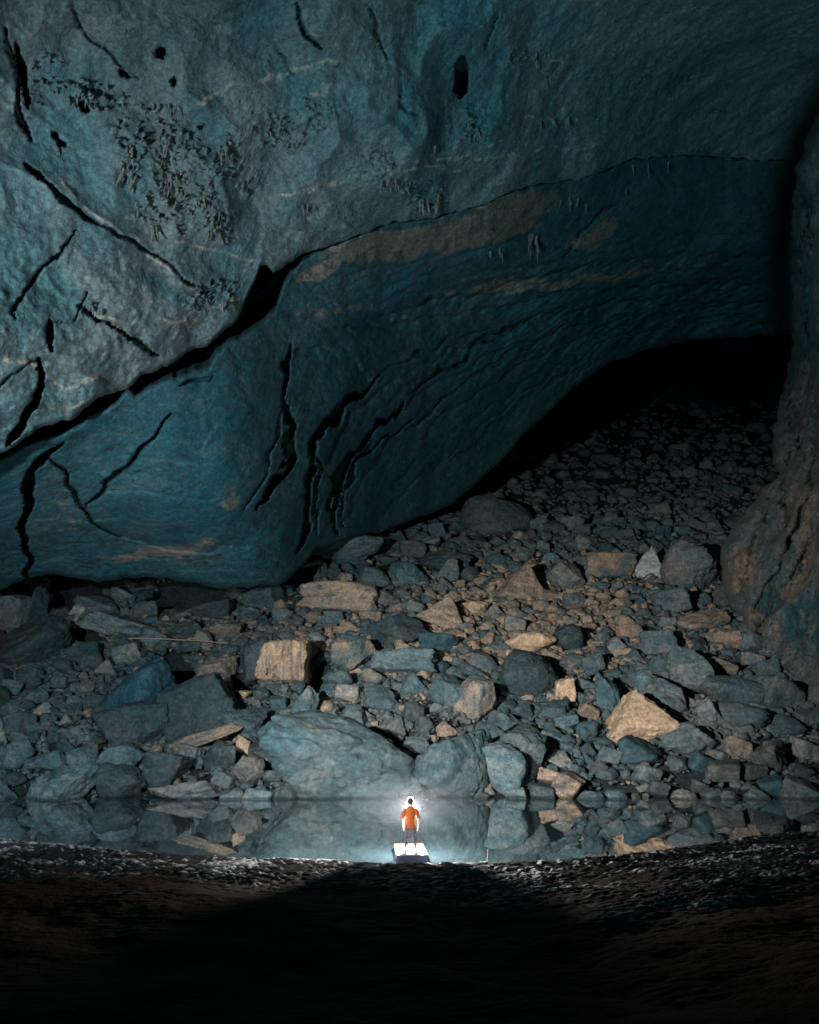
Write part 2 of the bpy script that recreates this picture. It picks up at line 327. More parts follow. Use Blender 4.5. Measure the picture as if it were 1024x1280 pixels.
def build_B():
    X = XS; n3 = fbm(np.stack([X*.06, X*0+5, X*0], -1), 3)*3
    tb = topB(X)+n3-np.interp(X, [-400, 0, 40, 75, 110, 135, 152, 160, 170, 190, 215, 235, 262, 285, 300, 350], [8, 5, 12, 12, 20, 14, 24, 20, 6, 12, 14, 10, 4, 8, 3, 0]); lip = lipA(X); bb = botB(X)+fbm(np.stack([X*.05, X*0+9, X*0+4], -1), 3)*3
    v = np.linspace(0, 1, 230); PX, V = np.meshgrid(X, v); PY = tb[None]+(bb-tb)[None]*V
    t, w = surfB(PX, PY)
    gap = np.interp(X, [-400, 340, 385, 700, 760, 1300], [0, 0, .15, .1, .5, .4])
    ta, *_ = surfA(X, lip-1)
    # keep the wall just behind the ceiling's lip where they touch
    need = ta+gap+.5-t[0]; push = np.where(X > 360, np.maximum(need, 0), np.maximum(need-2, 0))
    push = np.convolve(np.pad(push, 6, 'edge'), np.ones(13)/13, 'valid')
    flush = ta+np.interp(X, [380, 420, 740, 790, 900, 950], [.5, .12, .1, .6, .5, .2])-t[0]     # right of the notch both rock faces nearly meet
    k = smooth(385, 430, X); push = push*(1-k)+flush*k
    push = np.convolve(np.pad(push, 10, 'edge'), np.ones(21)/21, 'valid')
    t = t+push[None]*np.exp(-(PY-tb[None])/70)
    dd = PY-tb[None]; t = t+np.clip(1-dd/8, 0, 1)**2*np.where(X < 378, .5, .05)[None]
    de = bb[None]-PY; t = t+np.clip(1-de/7, 0, 1)**2*.7
    tint = np.zeros(PX.shape+(3,))
    def T(ch, cx, cy, rx, ry, a, ro=0): tint[..., ch] = np.maximum(tint[..., ch], blob(PX, PY, cx, cy, rx, ry, ro)*a)
    JX = fbm(w*.25+3, 4)*18; JY = fbm(w*.25+13, 4)*9
    _px, _py = PX, PY; PX, PY = PX+JX, PY+JY
    T(0, 620, 275, 90, 26, 1, -17); T(0, 500, 305, 110, 22, .95, -8); T(0, 400, 340, 40, 12, .85, -20); T(0, 420, 385, 80, 9, .48, -6); T(0, 745, 292, 36, 22, .9, -30); T(0, 700, 352, 200, 9, .62, -6); T(0, 560, 392, 120, 8, .42, -14); T(0, 850, 375, 120, 6, .4, 0); T(0, 860, 330, 110, 12, .45, -2)
    T(0, 275, 620, 40, 22, .5, -20); T(0, 330, 590, 25, 12, .42, -40); T(0, 85, 640, 35, 45, .45, -20); T(0, 190, 690, 90, 13, .6, -4); T(0, 600, 350, 200, 8, .4, -12); T(0, 520, 600, 60, 40, .25, -40); T(0, 330, 470, 30, 20, .3)
    T(1, 580, 318, 90, 10, .8, -6); T(1, 780, 250, 100, 40, .5); T(1, 690, 270, 40, 14, .7, -40); T(1, 250, 560, 120, 60, .5); T(1, 470, 360, 70, 12, .6, -8); T(1, 420, 440, 60, 25, .4)
    PX, PY = _px, _py
    co = [P(PX, PY, t)]; tr = [tint]
    up = []
    for dy, dt in ((-40, 26), (-26, 14), (-14, 7), (-5, 3), (-1.5, 1)):
        up.append(P(X, tb+np.where(X < 378, dy, dy*1.0), t[0]+np.where(X < 378, dt, dt*.5))[None])
    dn = []
    for dy, dt in ((-1.5, 2), (-5, 6), (-9, 14), (-12, 28), (-10, 60), (20, 120), (120, 200)):
        dn.append(P(X, bb+np.where(X > 560, dy, dy*1.0 if dy < 0 else -12), t[-1]+np.where(X > 560, dt, min(dt, 28)+dt*.01))[None])
    allr = up+co+dn; co = np.concatenate(allr)
    tt = np.concatenate([np.zeros((len(up), len(X), 3)), tint, np.zeros((len(dn), len(X), 3))])
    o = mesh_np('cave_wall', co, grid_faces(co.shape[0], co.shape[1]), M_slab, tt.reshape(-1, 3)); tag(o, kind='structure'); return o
edgeC = curve([(-400, 1220), (0, 1110), (100, 1050), (135, 1026), (180, 1004), (230, 994), (300, 992), (400, 991), (450, 988), (500, 975), (545, 966), (580, 968), (598, 970), (606, 962), (640, 930), (675, 904), (710, 900),
               (740, 905), (780, 925), (860, 985), (1000, 1060)])
fC0 = tps([(900, 700, 67), (985, 420, 84), (992, 250, 78), (1030, 130, 74), (1024, 400, 70), (1024, 600, 62), (1024, 700, 58), (1024, 800, 54), (960, 640, 66), (960, 760, 61), (1024, 900, 49), (1200, 200, 55), (1200, 500, 45),
           (1200, 900, 38), (1350, 500, 32), (1350, 0, 34), (1350, 900, 28), (940, 800, 61), (1100, 0, 68)])
def surfC(px, py):
    t = fC0(px, py); w = P(px, py, t)
    jx = fbm(w*.4+9, 3)*8; jy = fbm(w*.4+31, 3)*8; qx, qy = px+jx, py+jy
    t = t+fbm(w*np.array([.3, .3, .12]), 3)*1.5+fbm(w*np.array([1, 1, .5])+4, 4, .55)*.6+np.abs(fbm(w*np.array([.5, .5, .2])+40, 2))*1.5
    for pts, ww, d in (([(1005, 330), (1000, 380), (1015, 430)], 5, 1.5), ([(998, 545), (980, 600), (985, 660)], 4, 1.5), ([(1020, 560), (1005, 640), (975, 700), (940, 760)], 4, 1.4), ([(1000, 230), (1010, 270), (1004, 320)], 9, 2),
                       ([(985, 480), (992, 560)], 4, 1.2), ([(960, 620), (945, 680), (930, 740)], 3, 1.), ([(1024, 660), (990, 720), (950, 790)], 4, 1)):
        t = t+carve(qx, qy, pts, ww, d)
    return t
def build_C():
    Y = np.concatenate([np.arange(-400, 60, 8), np.arange(60, 1010, 2.4)])
    e = edgeC(Y)+fbm(np.stack([Y*.05, Y*0+2, Y*0], -1), 3)*7
    v = np.concatenate([np.linspace(0, .35, 60)[:-1], np.linspace(.35, 1, 60)]); V, PY = np.meshgrid(v, Y)
    PX = e[:, None]+(1400-e)[:, None]*V
    t = surfC(PX, PY); d = PX-e[:, None]; t = t+np.clip(1-d/14, 0, 1)**2*4
    tint = np.zeros(PX.shape+(3,))
    def T(ch, cx, cy, rx, ry, a, ro=0): tint[..., ch] = np.maximum(tint[..., ch], blob(PX, PY, cx, cy, rx, ry, ro)*a)
    T(0, 925, 710, 30, 45, .6, 20); T(0, 985, 740, 70, 12, .6, -38); T(0, 1000, 640, 30, 60, .5, 10); T(0, 940, 780, 30, 30, .55); T(0, 1010, 690, 20, 30, .6)
    T(1, 965, 755, 22, 16, 1); T(1, 1010, 780, 40, 50, .75); T(1, 1000, 400, 30, 120, .5); T(1, 955, 690, 14, 20, .5)
    T(2, 1008, 520, 9, 45, .25); T(2, 972, 600, 7, 8, .45); T(2, 1014, 222, 8, 16, .35); T(2, 1015, 470, 8, 30, .2)
    back = [P(e-k*1.0+kk, Y, t[:, 0]+dt)[:, None] for k, kk, dt in ((0, 4, 2), (0, 10, 6), (0, 20, 14), (0, 60, 40), (0, 150, 150))][::-1]
    co = np.concatenate(back+[P(PX, PY, t)], 1)
    tt = np.concatenate([np.zeros((len(Y), len(back), 3)), tint], 1)
    o = mesh_np('rock_wall', co, grid_faces(co.shape[0], co.shape[1], False), M_col, tt.reshape(-1, 3)); tag(o, kind='structure'); return o
build_A(); build_B(); build_C()
# the passage closes far behind
PX, PY = np.meshgrid(np.linspace(300, 1500, 60), np.linspace(100, 760, 40))
tt = 250+fbm(P(PX, PY, 250)*.03, 3)*20
o = mesh_np('passage_wall', P(PX, PY, tt), grid_faces(40, 60), M_scree); tag(o, kind='structure')

# ------------------------------------------------------------------ scree bed
HOLES = [(88, 742, 44, 20, 5), (235, 744, 44, 20, 5), (224, 833, 26, 24, 4), (400, 832, 16, 28, 3.5), (300, 850, 22, 14, 2.5), (110, 790, 26, 12, 3), (519, 968, 9, 32, 2.5), (500, 922, 20, 9, 2.5), (535, 992, 20, 9, .8)]
def in_hole(cx, cy, m=0):
    return any(((cx-a)/(b2+m))**2+((cy-b)/(c+m))**2 < 1 for a, b, b2, c, d in HOLES)
def scree_z(x, y):
    p = np.stack([x, y, x*0], -1)
    z = SL*(y-Y0)+fbm(p*.12, 3)*1.0*smooth(44, 54, y)
    for (cx, cy, rx, ry, dep) in HOLES:
        c = P(cx, cy, t_scree(cx, cy)); k = t_scree(cx, cy)/FPX
        z = z-dep*np.exp(-((x-c[0])/(rx*k))**4-((y-c[1])/(ry*k*2.2))**4)
    return z-.25
xs = np.concatenate([np.arange(-62, 62, .45)]); ys = np.concatenate([np.arange(39, 90, .4), np.arange(90, 240, 1.2)])
GX, GY = np.meshgrid(xs, ys); GXX = GX*np.maximum(1, GY/60)
gz = scree_z(GXX, GY)+fbm(np.stack([GXX, GY, GX*0], -1)*.9, 3)*.25
o = mesh_np('scree_slope', np.stack([GXX, GY, gz], -1), grid_faces(*GX.shape), M_scree); tag(o, kind='structure')

# ------------------------------------------------------------------ rocks
def ico(sub):
    bm = bmesh.new(); bmesh.ops.create_icosphere(bm, subdivisions=sub, radius=1)
    bm.verts.ensure_lookup_table()
    v = np.array([x.co[:] for x in bm.verts]); f = np.array([[q.index for q in x.verts] for x in bm.faces]); bm.free(); return v, f
ICO = {k: ico(k) for k in (2, 3, 4, 5, 6)}
def rock_pts(sub, seed, kind='rough', sharp=14., amp=.05):
    r = np.random.default_rng(seed); d = ICO[sub][0]
    if kind == 'block':
        n = np.array([[1, 0, 0], [-1, 0, 0], [0, 1, 0], [0, -1, 0], [0, 0, 1], [0, 0, -1]], float)+r.normal(size=(6, 3))*.13; h = np.full(6, .72)+r.uniform(-.06, .06, 6)
        n2 = r.normal(size=(4, 3)); n = np.r_[n, n2]; h = np.r_[h, r.uniform(.92, 1.1, 4)]
    elif kind == 'smooth':
        k = 8; n = r.normal(size=(k, 3)); h = r.uniform(.72, 1., k); sharp = 6
    elif kind == 'wedge':
        n = np.array([[.9, 0, .6], [-.8, 0, .7], [0, -1, .45], [0, 1, .3], [0, 0, -1], [.2, .3, 1]], float)+r.normal(size=(6, 3))*.12; h = np.array([.6, .6, .6, .7, .6, .85])
        n2 = r.normal(size=(3, 3)); n = np.r_[n, n2]; h = np.r_[h, r.uniform(.8, 1., 3)]
    else:
        k = 15; n = r.normal(size=(k, 3)); h = r.uniform(.60, .98, k); sharp = 26
    n /= np.linalg.norm(n, axis=1)[:, None]
    q = np.clip(d@n.T, 1e-3, None)/h[None]                      # 1/r per plane
    if kind == 'smooth': rad = 1/((q**sharp).sum(1)**(1/sharp)+.0)
    else: rad = 1/((q**(sharp*2)).sum(1)**(1/(sharp*2)))
    rad = np.minimum(rad, 1.35)
    p = d*rad[:, None]
    off = seed*7.13
    p = p*(1+amp*fbm(p*1.7+off, 4, .55)[:, None])
    p = p*(1-.055*smooth(.30, .5, fbm(p*1.3+off+40, 3, .5, ridged=True))[:, None]*(sub > 3))
    if sub >= 5: p = p*(1+.02*fbm(p*7+off, 3)[:, None])
    e = np.abs(p).max(0); c = (p.max(0)+p.min(0))/2; s = (p.max(0)-p.min(0))/2
    return (p-c)/s

def place_rock(cx, cy, w, h, rot=0, sub=4, seed=None, kind='rough', mat=None, me=None, dep=None, sink=.22, yaw=0, tilt=0, push=0, lift=0.):
    t = float(t_scree(cx, cy+h*sink))-push
    if me is None:
        q = rock_pts(sub, seed, kind, amp=.07 if kind != 'smooth' else .05)
        o = mesh_np('boulder', q, ICO[sub][1], mat)
    else:
        o = bpy.data.objects.new('boulder', me); COL.objects.link(o)
    W = w*t/FPX/2; H = h*t/FPX/2; D = dep*t/FPX/2 if dep else (W+H)/2
    o.location = P(cx, cy, t).tolist()
    o.scale = (W, D, H)
    o.rotation_euler = (R_(tilt), R_(-rot)*-1, R_(yaw)) if False else (R_(tilt), R_(rot), R_(yaw))
    o['_px'] = (cx, cy, w, h)
    return o
ROCKS = []   # (obj, cx,cy,w,h, short, label)
HERO = [
 # cx, cy, w, h, rot, kind, material, short phrase, label
 (427, 951, 196, 116, 4, 'smooth', B_HUGE, 'the huge smooth boulder at the water', 'huge smooth blue-grey boulder rising from the water left of the person'),
 (568, 957, 100, 90, 0, 'smooth', B_HUGE, 'the rounded boulder behind the person', 'large rounded blue-grey boulder just right of the dark cleft behind the person'),
 (628, 962, 70, 66, 10, 'smooth', B_BLUE, 'the sloping waterside boulder', 'sloping blue-grey boulder at the water two boulders right of the cleft'),
 (429, 746, 96, 40, 3, 'block', B_TAN, 'the long tan block', 'long oblong tan block lying level near the foot of the cave wall'),
 (355, 828, 66, 64, -3, 'block', B_STRIPE, 'the striped cubic block', 'cubic tan block with vertical stripes beside a black hollow'),
 (443, 819, 52, 50, 8, 'rough', B_MIX, 'the mottled brown boulder', 'mottled brown and blue boulder right of the striped cubic block'),
 (498, 790, 78, 44, 5, 'rough', B_BLUE, 'the broad blue boulder mid-slope', 'broad blue-grey boulder above the mottled brown boulder'),
 (508, 828, 84, 36, 0, 'block', B_BLUE, 'the low flat blue slab', 'low flat blue slab right of the mottled brown boulder'),
 (556, 768, 66, 42, 10, 'wedge', B_TAN, 'the tan wedge', 'tan wedge-shaped rock with a bright right end mid-slope'),
 (657, 729, 62, 52, 8, 'wedge', B_TAN, 'the tan pyramid', 'pyramid-shaped tan rock over a bed of small round stones'),
 (707, 721, 44, 40, -8, 'rough', B_GREY, 'the grey-tan rock beside the pyramid', 'grey and tan angular rock right of the tan pyramid'),
 (758, 709, 72, 32, -4, 'block', B_MIX, 'the long mottled slab', 'long mottled slab left of the pale pointed rock'),
 (810, 705, 36, 44, 8, 'wedge', B_WHITE, 'the pale pointed rock', 'pale blue-white pointed rock, brightest on the upper right slope'),
 (866, 713, 74, 80, -6, 'smooth', B_GREY, 'the great grey egg-shaped boulder', 'great grey egg-shaped boulder leaning by the right rock wall'),
 (660, 804, 68, 28, 0, 'smooth', B_BTAN, 'the bright flat-topped tan boulder', 'bright tan loaf-shaped boulder in the middle of the slope'),
 (661, 843, 74, 58, 6, 'smooth', B_BLUE, 'the round blue boulder', 'round blue-grey boulder directly below the bright loaf-shaped boulder'),
 (594, 876, 58, 56, 0, 'rough', B_MIX, 'the two-tone boulder', 'two-tone boulder, tan in the middle and blue at its sides'),
 (563, 866, 62, 50, 0, 'rough', B_BLUE, 'the boulder left of the two-tone one', 'dark blue boulder tucked against the left of the two-tone boulder'),
 (711, 800, 38, 38, 0, 'smooth', B_BLUE, 'the small round blue boulder', 'small round blue boulder right of the bright loaf-shaped boulder'),
 (795, 897, 98, 60, -18, 'wedge', B_BTAN, 'the bright orange-tan rock', 'bright orange-tan angular rock, most vivid on the right slope'),
 (822, 868, 74, 42, 20, 'rough', B_BLUE, 'the blue rock over the orange-tan one', 'blue-grey rock resting against the top of the orange-tan rock'),
 (757, 868, 30, 56, -14, 'rough', B_BLUE, 'the narrow upright rock', 'narrow upright blue-brown rock left of the orange-tan rock'),
 (707, 861, 26, 34, 10, 'block', B_BTAN, 'the small bright upright block', 'small bright tan upright block right of the round blue boulder'),
 (862, 840, 56, 58, 12, 'rough', B_BLUE, 'the blue wedge on the right', 'tall blue-grey wedge below the great egg-shaped boulder'),
 (916, 866, 76, 42, 6, 'smooth', B_BLUE, 'the long blue boulder on the right', 'long rounded blue boulder right of the tall blue wedge'),
 (928, 897, 72, 38, 6, 'smooth', B_BLUE, 'the lower long blue boulder', 'long low blue boulder just under another long blue boulder at right'),
 (885, 894, 30, 42, -12, 'rough', B_GREY, 'the pinkish upright rock', 'pinkish grey upright rock between the orange-tan rock and the long blue boulders'),
 (708, 986, 48, 38, 0, 'rough', B_TAN, 'the brown domed rock at the water', 'brown domed rock mirrored in the water right of the person'),
 (858, 926, 66, 44, 0, 'rough', B_BLUE, 'the squat boulder under the orange-tan rock', 'squat grey-blue boulder below right of the orange-tan rock'),
 (800, 940, 56, 40, -6, 'rough', B_DEEP, 'the deep blue low boulder', 'deep blue low boulder below the orange-tan rock'),
 (174, 868, 92, 86, 0, 'smooth', B_DEEP, 'the big deep-blue dome', 'big deep-blue domed boulder on the left beside a black hollow'),
 (170, 910, 84, 64, -10, 'rough', B_BLUE, 'the cracked left block', 'big angular blue block in front of the deep-blue dome'),
 (248, 886, 104, 78, -22, 'block', B_BLUE, 'the large split block', 'large tilted blue block right of a black split on the left slope'),
 (255, 922, 110, 22, -22, 'rough', B_MIX, 'the tan-edged ledge', 'narrow tan-edged ledge slanting under the large tilted blue block'),
 (76, 986, 100, 52, -14, 'rough', B_BLUE, 'the flat boulder at the left waterline', 'broad flat-faced boulder at the waterline on the far left'),
 (155, 980, 56, 52, 0, 'rough', B_BLUE, 'the rounded boulder at the left waterline', 'rounded blue boulder at the waterline right of the broad flat-faced one'),
 (207, 962, 58, 48, 10, 'block', B_BLUE, 'the square-faced left boulder', 'square-faced blue boulder above a low slab at the left waterline'),
 (233, 991, 90, 26, -6, 'rough', B_GREY, 'the low waterside slab', 'low pale slab at the waterline below the square-faced boulder'),
 (154, 948, 56, 36, -16, 'rough', B_BLUE, 'the leaning rock under the left block', 'leaning blue rock just below the angular block on the left'),
 (108, 950, 42, 40, 12, 'rough', B_BLUE, 'the wedge near the left water', 'blue wedge behind the broad flat-faced waterline boulder'),
 (40, 805, 92, 78, 4, 'smooth', B_BLUE, 'the big blue-grey mound', 'big blue-grey weathered mound at the left edge of the slope'),
 (16, 765, 62, 62, 0, 'block', B_GREY, 'the squared block at the far left', 'squared grey-brown block at the far left under the overhang'),
 (47, 762, 26, 58, 6, 'rough', B_DEEP, 'the narrow dark pillar rock', 'narrow dark upright rock right of the squared block at far left'),
 (155, 784, 112, 26, 14, 'block', B_GREY, 'the long tilted slab', 'long pale slab tilting down to the right under the overhang'),
 (98, 768, 20, 30, 28, 'block', B_WHITE, 'the small pale tilted block', 'small pale block tilted sideways at the edge of the dark overhang'),
 (232, 787, 44, 30, 0, 'rough', B_GREY, 'the rock at the end of the long slab', 'rounded grey-brown rock right of the long tilted slab'),
 (281, 789, 46, 22, 0, 'rough', B_TAN, 'the flat tan rock on the upper left', 'flat tan rock between the long slab and the long oblong block'),
 (186, 765, 36, 26, 0, 'block', B_GREY, 'the squarish rock under the overhang', 'squarish grey-brown rock just above the long tilted slab'),
 (318, 826, 50, 66, 0, 'rough', B_BLUE, 'the dull rock left of the striped block', 'dull blue-grey rock face joined to the left of the striped block'),
 (272, 838, 50, 30, -10, 'rough', B_TAN, 'the tan shelf rock', 'curved tan shelf rock above right of the black hollow'),
 (282, 855, 24, 24, 0, 'rough', B_TAN, 'the small tan rock in the hollow', 'small tan rock perched at a dark hollow below the tan shelf'),
 (302, 870, 26, 14, 0, 'rough', B_BTAN, 'the little bright flat stone', 'little bright flat stone beside the dark hollow on the left'),
 (306, 933, 24, 22, 20, 'block', B_BTAN, 'the little tan cube', 'little tan cube resting on blue rocks left of the huge smooth boulder'),
 (276, 947, 44, 42, 0, 'rough', B_BLUE, 'the boulder under the ledge', 'blue boulder just left of the little tan cube'),
 (308, 962, 46, 36, 6, 'rough', B_GREY, 'the boulder below the tan cube', 'grey-blue boulder directly below the little tan cube'),
 (303, 908, 66, 44, -12, 'rough', B_BLUE, 'the boulder above the tan cube', 'blue boulder with tan spots above the little tan cube'),
 (381, 884, 34, 52, 8, 'rough', B_BLUE, 'the upright rock on the huge boulder', 'upright blue rock standing behind the top left of the huge smooth boulder'),
 (448, 897, 40, 34, 8, 'rough', B_BLUE, 'the rock on top of the huge boulder', 'blue rock sitting behind the top middle of the huge smooth boulder'),
 (475, 874, 42, 34, 0, 'rough', B_BLUE, 'the lumpy rock mid-slope', 'lumpy blue-grey rock left of the small dark boulder group mid-slope'),
 (630, 905, 44, 34, 0, 'rough', B_BLUE, 'the block below the two-tone boulder', 'blue block lower right of the two-tone boulder'),
 (652, 945, 62, 60, 6, 'rough', B_BLUE, 'the tall blue rock near the water', 'tall blue rock above the water left of the brown domed rock'),
 (620, 648, 86, 56, -6, 'smooth', B_BLUE, 'the dim boulder at the passage mouth', 'large dim boulder at the mouth of the dark passage'),
 (432, 694, 100, 38, -12, 'smooth', B_BLUE, 'the long dark boulder by the wall foot', 'long dark rounded boulder at the foot of the folded wall'),
 (556, 704, 70, 30, -4, 'rough', B_BLUE, 'the slab above the tan wedge', 'blunt blue-grey slab on the upper slope left of the tan pyramid'),
 (561, 716, 28, 34, 0, 'rough', B_GREY, 'the rounded grey rock upslope', 'rounded grey rock between the long tan block and the tan pyramid'),
 (510, 722, 54, 34, 10, 'rough', B_BLUE, 'the angular rock right of the long tan block', 'angular blue rock right of the long tan block'),
 (590, 760, 40, 22, 10, 'rough', B_BTAN, 'the bright chip of the wedge', 'bright tan stone touching the right end of the tan wedge'),
 (880, 778, 70, 30, -14, 'smooth', B_TAN, 'the brown boulder under the egg', 'low brown boulder lying just below the great egg-shaped boulder'),
 (905, 800, 50, 30, 10, 'rough', B_TAN, 'the brown rock at the wall foot', 'brown rock at the foot of the right rock wall'),
 (655, 918, 40, 28, 0, 'rough', B_BLUE, 'the low blue rock mid-right', 'low blue rock below the round blue boulder'),
]
for i, (cx, cy, w, h, rot, kind, mt, short, label) in enumerate(HERO):
    big = w*h > 5000
    k = {'block': 1.02, 'wedge': 1.1}.get(kind, 1.04)
    o = place_rock(cx, cy, w*k, h*k, rot, 6 if big else 5, 100+i*3, kind, mt, yaw=random.uniform(-8, 8), tilt=random.uniform(-6, 6))
    if w*h > 900: o.data.materials[0] = mt
    ROCKS.append((o, cx, cy, w, h, short))
    tag(o, label, 'boulder')
# medium rocks: individuals placed between
VAR = []
for k in range(30):
    kind = ('rough', 'rough', 'block', 'smooth', 'wedge')[k % 5]
    me = mesh_np('boulder', rock_pts(4, 900+k, kind), ICO[4][1], None); m = me.data; bpy.data.objects.remove(me)
    VAR.append((m, kind))
vmesh = {}
def vm(k, mat):
    key = (k, mat.name)
    if key not in vmesh:
        m = VAR[k][0].copy(); m.materials.clear(); m.materials.append(mat); vmesh[key] = m
    return vmesh[key]
def botlimit(x):    # lowest wall edge above which no rock shows
    return float(botB(x))
def tan_zone(px, py):
    z = math.exp(-((px-690)/150)**2-((py-765)/60)**2)*.85+math.exp(-((px-560)/120)**2-((py-800)/70)**2)*.25+math.exp(-((px-330)/160)**2-((py-790)/40)**2)*.3
    return min(.8, z*.95+.05) if py > 690 else 0.
placed = [(c[1], c[2], c[3]*.42, c[4]*.42) for c in ROCKS]
def free(cx, cy, r):
    for (a, b, rw, rh) in placed:
        if ((cx-a)/(rw+r*.75))**2+((cy-b)/(rh+r*.75))**2 < 1: return False
    return True
MED = []
tries = 0
NMED = 296-len(HERO)
while len(MED) < NMED and tries < 60000:
    tries += 1
    cx = random.uniform(-20, 1010); cy = random.uniform(655, 1000)
    if in_hole(cx, cy, 3): continue
    if cy < botB(cx)+6: continue
    if cx > edgeC(cy)+5: continue
    prog = tries/60000
    r = random.choice((random.uniform(9, 13), random.uniform(9, 15), random.uniform(13, 23)))*(1.2-prog*.7)
    if cy < 700: r *= .7
    if 560 < cx < 830 and 730 < cy < 800: r *= .55
    if 30 < cx < 130 and 830 < cy < 930: r *= .6
    if not free(cx, cy, r): continue
    placed.append((cx, cy, r*.9, r*.7)); MED.append((cx, cy, r))
print('medium', len(MED), tries)
med_objs = []
for (cx, cy, r) in MED:
    tz = tan_zone(cx, cy); u = random.random()
    if u < tz: mt = random.choice((B_TAN, B_TAN, B_MIX)); cn = 'brown'
    elif u < tz+.2: mt = B_GREY; cn = 'grey'
    elif u > .96: mt = B_DEEP; cn = 'dark blue'
    else: mt = B_BLUE; cn = 'blue-grey'
    k = random.randrange(30)
    w = 2*r*random.uniform(1.0, 1.35); h = 2*r*random.uniform(.7, .95)
    o = place_rock(cx, cy, w, h, random.uniform(-22, 22), me=vm(k, mt), yaw=random.uniform(-25, 25), tilt=random.uniform(-15, 15))
    med_objs.append((o, cx, cy, r, cn, VAR[k][1]))
# labels that point out each medium rock by its look and its nearest landmark
used = {}
def describe(o, cx, cy, r, cn, kd, level):
    size = 'tiny' if r < 7.5 else 'small' if r < 11 else 'medium' if r < 16 else 'large'
    shp = {'rough': 'angular rock', 'block': 'blocky rock', 'smooth': 'rounded rock', 'wedge': 'wedge-shaped rock'}[kd]
    L = sorted(ROCKS, key=lambda c: math.hypot(cx-c[1], cy-c[2])-.3*max(c[3], c[4]))
    def rel(c):
        dx = (cx-c[1])/c[3]; dy = (cy-c[2])/c[4]
        s = ''
        if abs(dy) > .35: s = 'above' if dy < 0 else 'below'
        if abs(dx) > .35: s += (' ' if s else '')+('left of' if dx < 0 else 'right of')
        return s or 'against'
    a = L[0]; b = L[1]
    s = f'{size} {cn} {shp} {rel(a)} {a[5]}'
    if level >= 1: s += f' and {rel(b)} {b[5]}'
    w = s.split()
    return ' '.join(w)
pend = [(m, 0) for m in med_objs]
from collections import Counter
l0 = [describe(*m, 0) for m in med_objs]; c0 = Counter(l0)
l1 = [describe(*m, 1) if c0[l0[i]] > 1 else l0[i] for i, m in enumerate(med_objs)]
l1 = [l1[i] if len(l1[i].split()) <= 16 else l0[i] for i in range(len(l1))]
byl = {}
for i, l in enumerate(l1): byl.setdefault(l, []).append(i)
for l, idx in byl.items():
    idx.sort(key=lambda i: med_objs[i][1])
    for n, i in enumerate(idx):
        s = l
        if len(idx) > 1:
            pre = ('leftmost ' if n == 0 else 'rightmost ' if n == len(idx)-1 else ['', 'second ', 'third ', 'fourth ', 'fifth ', 'sixth '][min(n, 5)])
            ws = l.split()
            if len(ws) > 15: ws = [x for x in ws if x not in ('the',)]
            s = pre+' '.join(ws)
        tag(med_objs[i][0], ' '.join(s.split()[:16]), 'rock', group='rocks lying among the large boulders')

# rubble: thousands of small stones, one object
def rubble(name, spots, sub, mat):
    nv = [rock_pts(sub, 2000+k, ('rough', 'block', 'rough', 'wedge', 'rough')[k % 5], amp=.06) for k in range(24)]
    F = ICO[sub][1]; V0 = len(ICO[sub][0]); n = len(spots)
    co = np.zeros((n, V0, 3)); ti = np.zeros((n, V0, 3)); r = np.random.default_rng(5)
    for i, (cx, cy, s, tn) in enumerate(spots):
        t = float(t_scree(cx, cy))
        S = s*t/FPX*np.array([r.uniform(.9, 1.5), r.uniform(.8, 1.3), r.uniform(.55, .95)])
        e = Matrix.Rotation(r.uniform(0, 6.28), 3, 'Z')@Matrix.Rotation(r.normal()*.35, 3, 'X')@Matrix.Rotation(r.normal()*.35, 3, 'Y')
        c = P(cx, cy, t)
        c[2] = scree_z(c[0:1], c[1:2])[0]*.5+c[2]*.5+.1
        co[i] = (nv[r.integers(24)]*S)@np.array(e).T+c
        ti[i, :, 0] = tn; ti[i, :, 1] = r.uniform(0, .45) if tn < .3 else 0; ti[i, :, 2] = max(0, r.normal()*.05)
    f = (np.arange(n)[:, None, None]*V0+F[None]).reshape(-1, 3)
    o = mesh_np(name, co.reshape(-1, 3), f, mat, ti.reshape(-1, 3), smooth_=sub > 2)
    return o
sp = []
for k in range(32000):
    cy = random.triangular(470, 1006, 820); cx = random.uniform(-160, 1120)
    if cy < botB(cx)+2 and cx < 1000: continue
    if cx > edgeC(cy)+40: continue
    if in_hole(cx, cy): continue
    tz = tan_zone(cx, cy)
    tn = random.uniform(.6, 1) if random.random() < tz else random.uniform(0, .35)
    s = (1.7+random.expovariate(1/2.0))*(1. if cy > 690 else 1.15)
    s = min(s, 11)
    sp.append((cx, cy, s, tn))
big = [q for q in sp if q[2] > 4.2]; small = [q for q in sp if q[2] <= 4.2]
tag(rubble('rubble', big, 3, M_rub), 'loose broken stones packed between the boulders all over the slope', 'rubble', kind='stuff')
tag(rubble('gravel', small, 2, M_rub), 'small stones and gravel filling gaps on the boulder slope', 'gravel', kind='stuff')

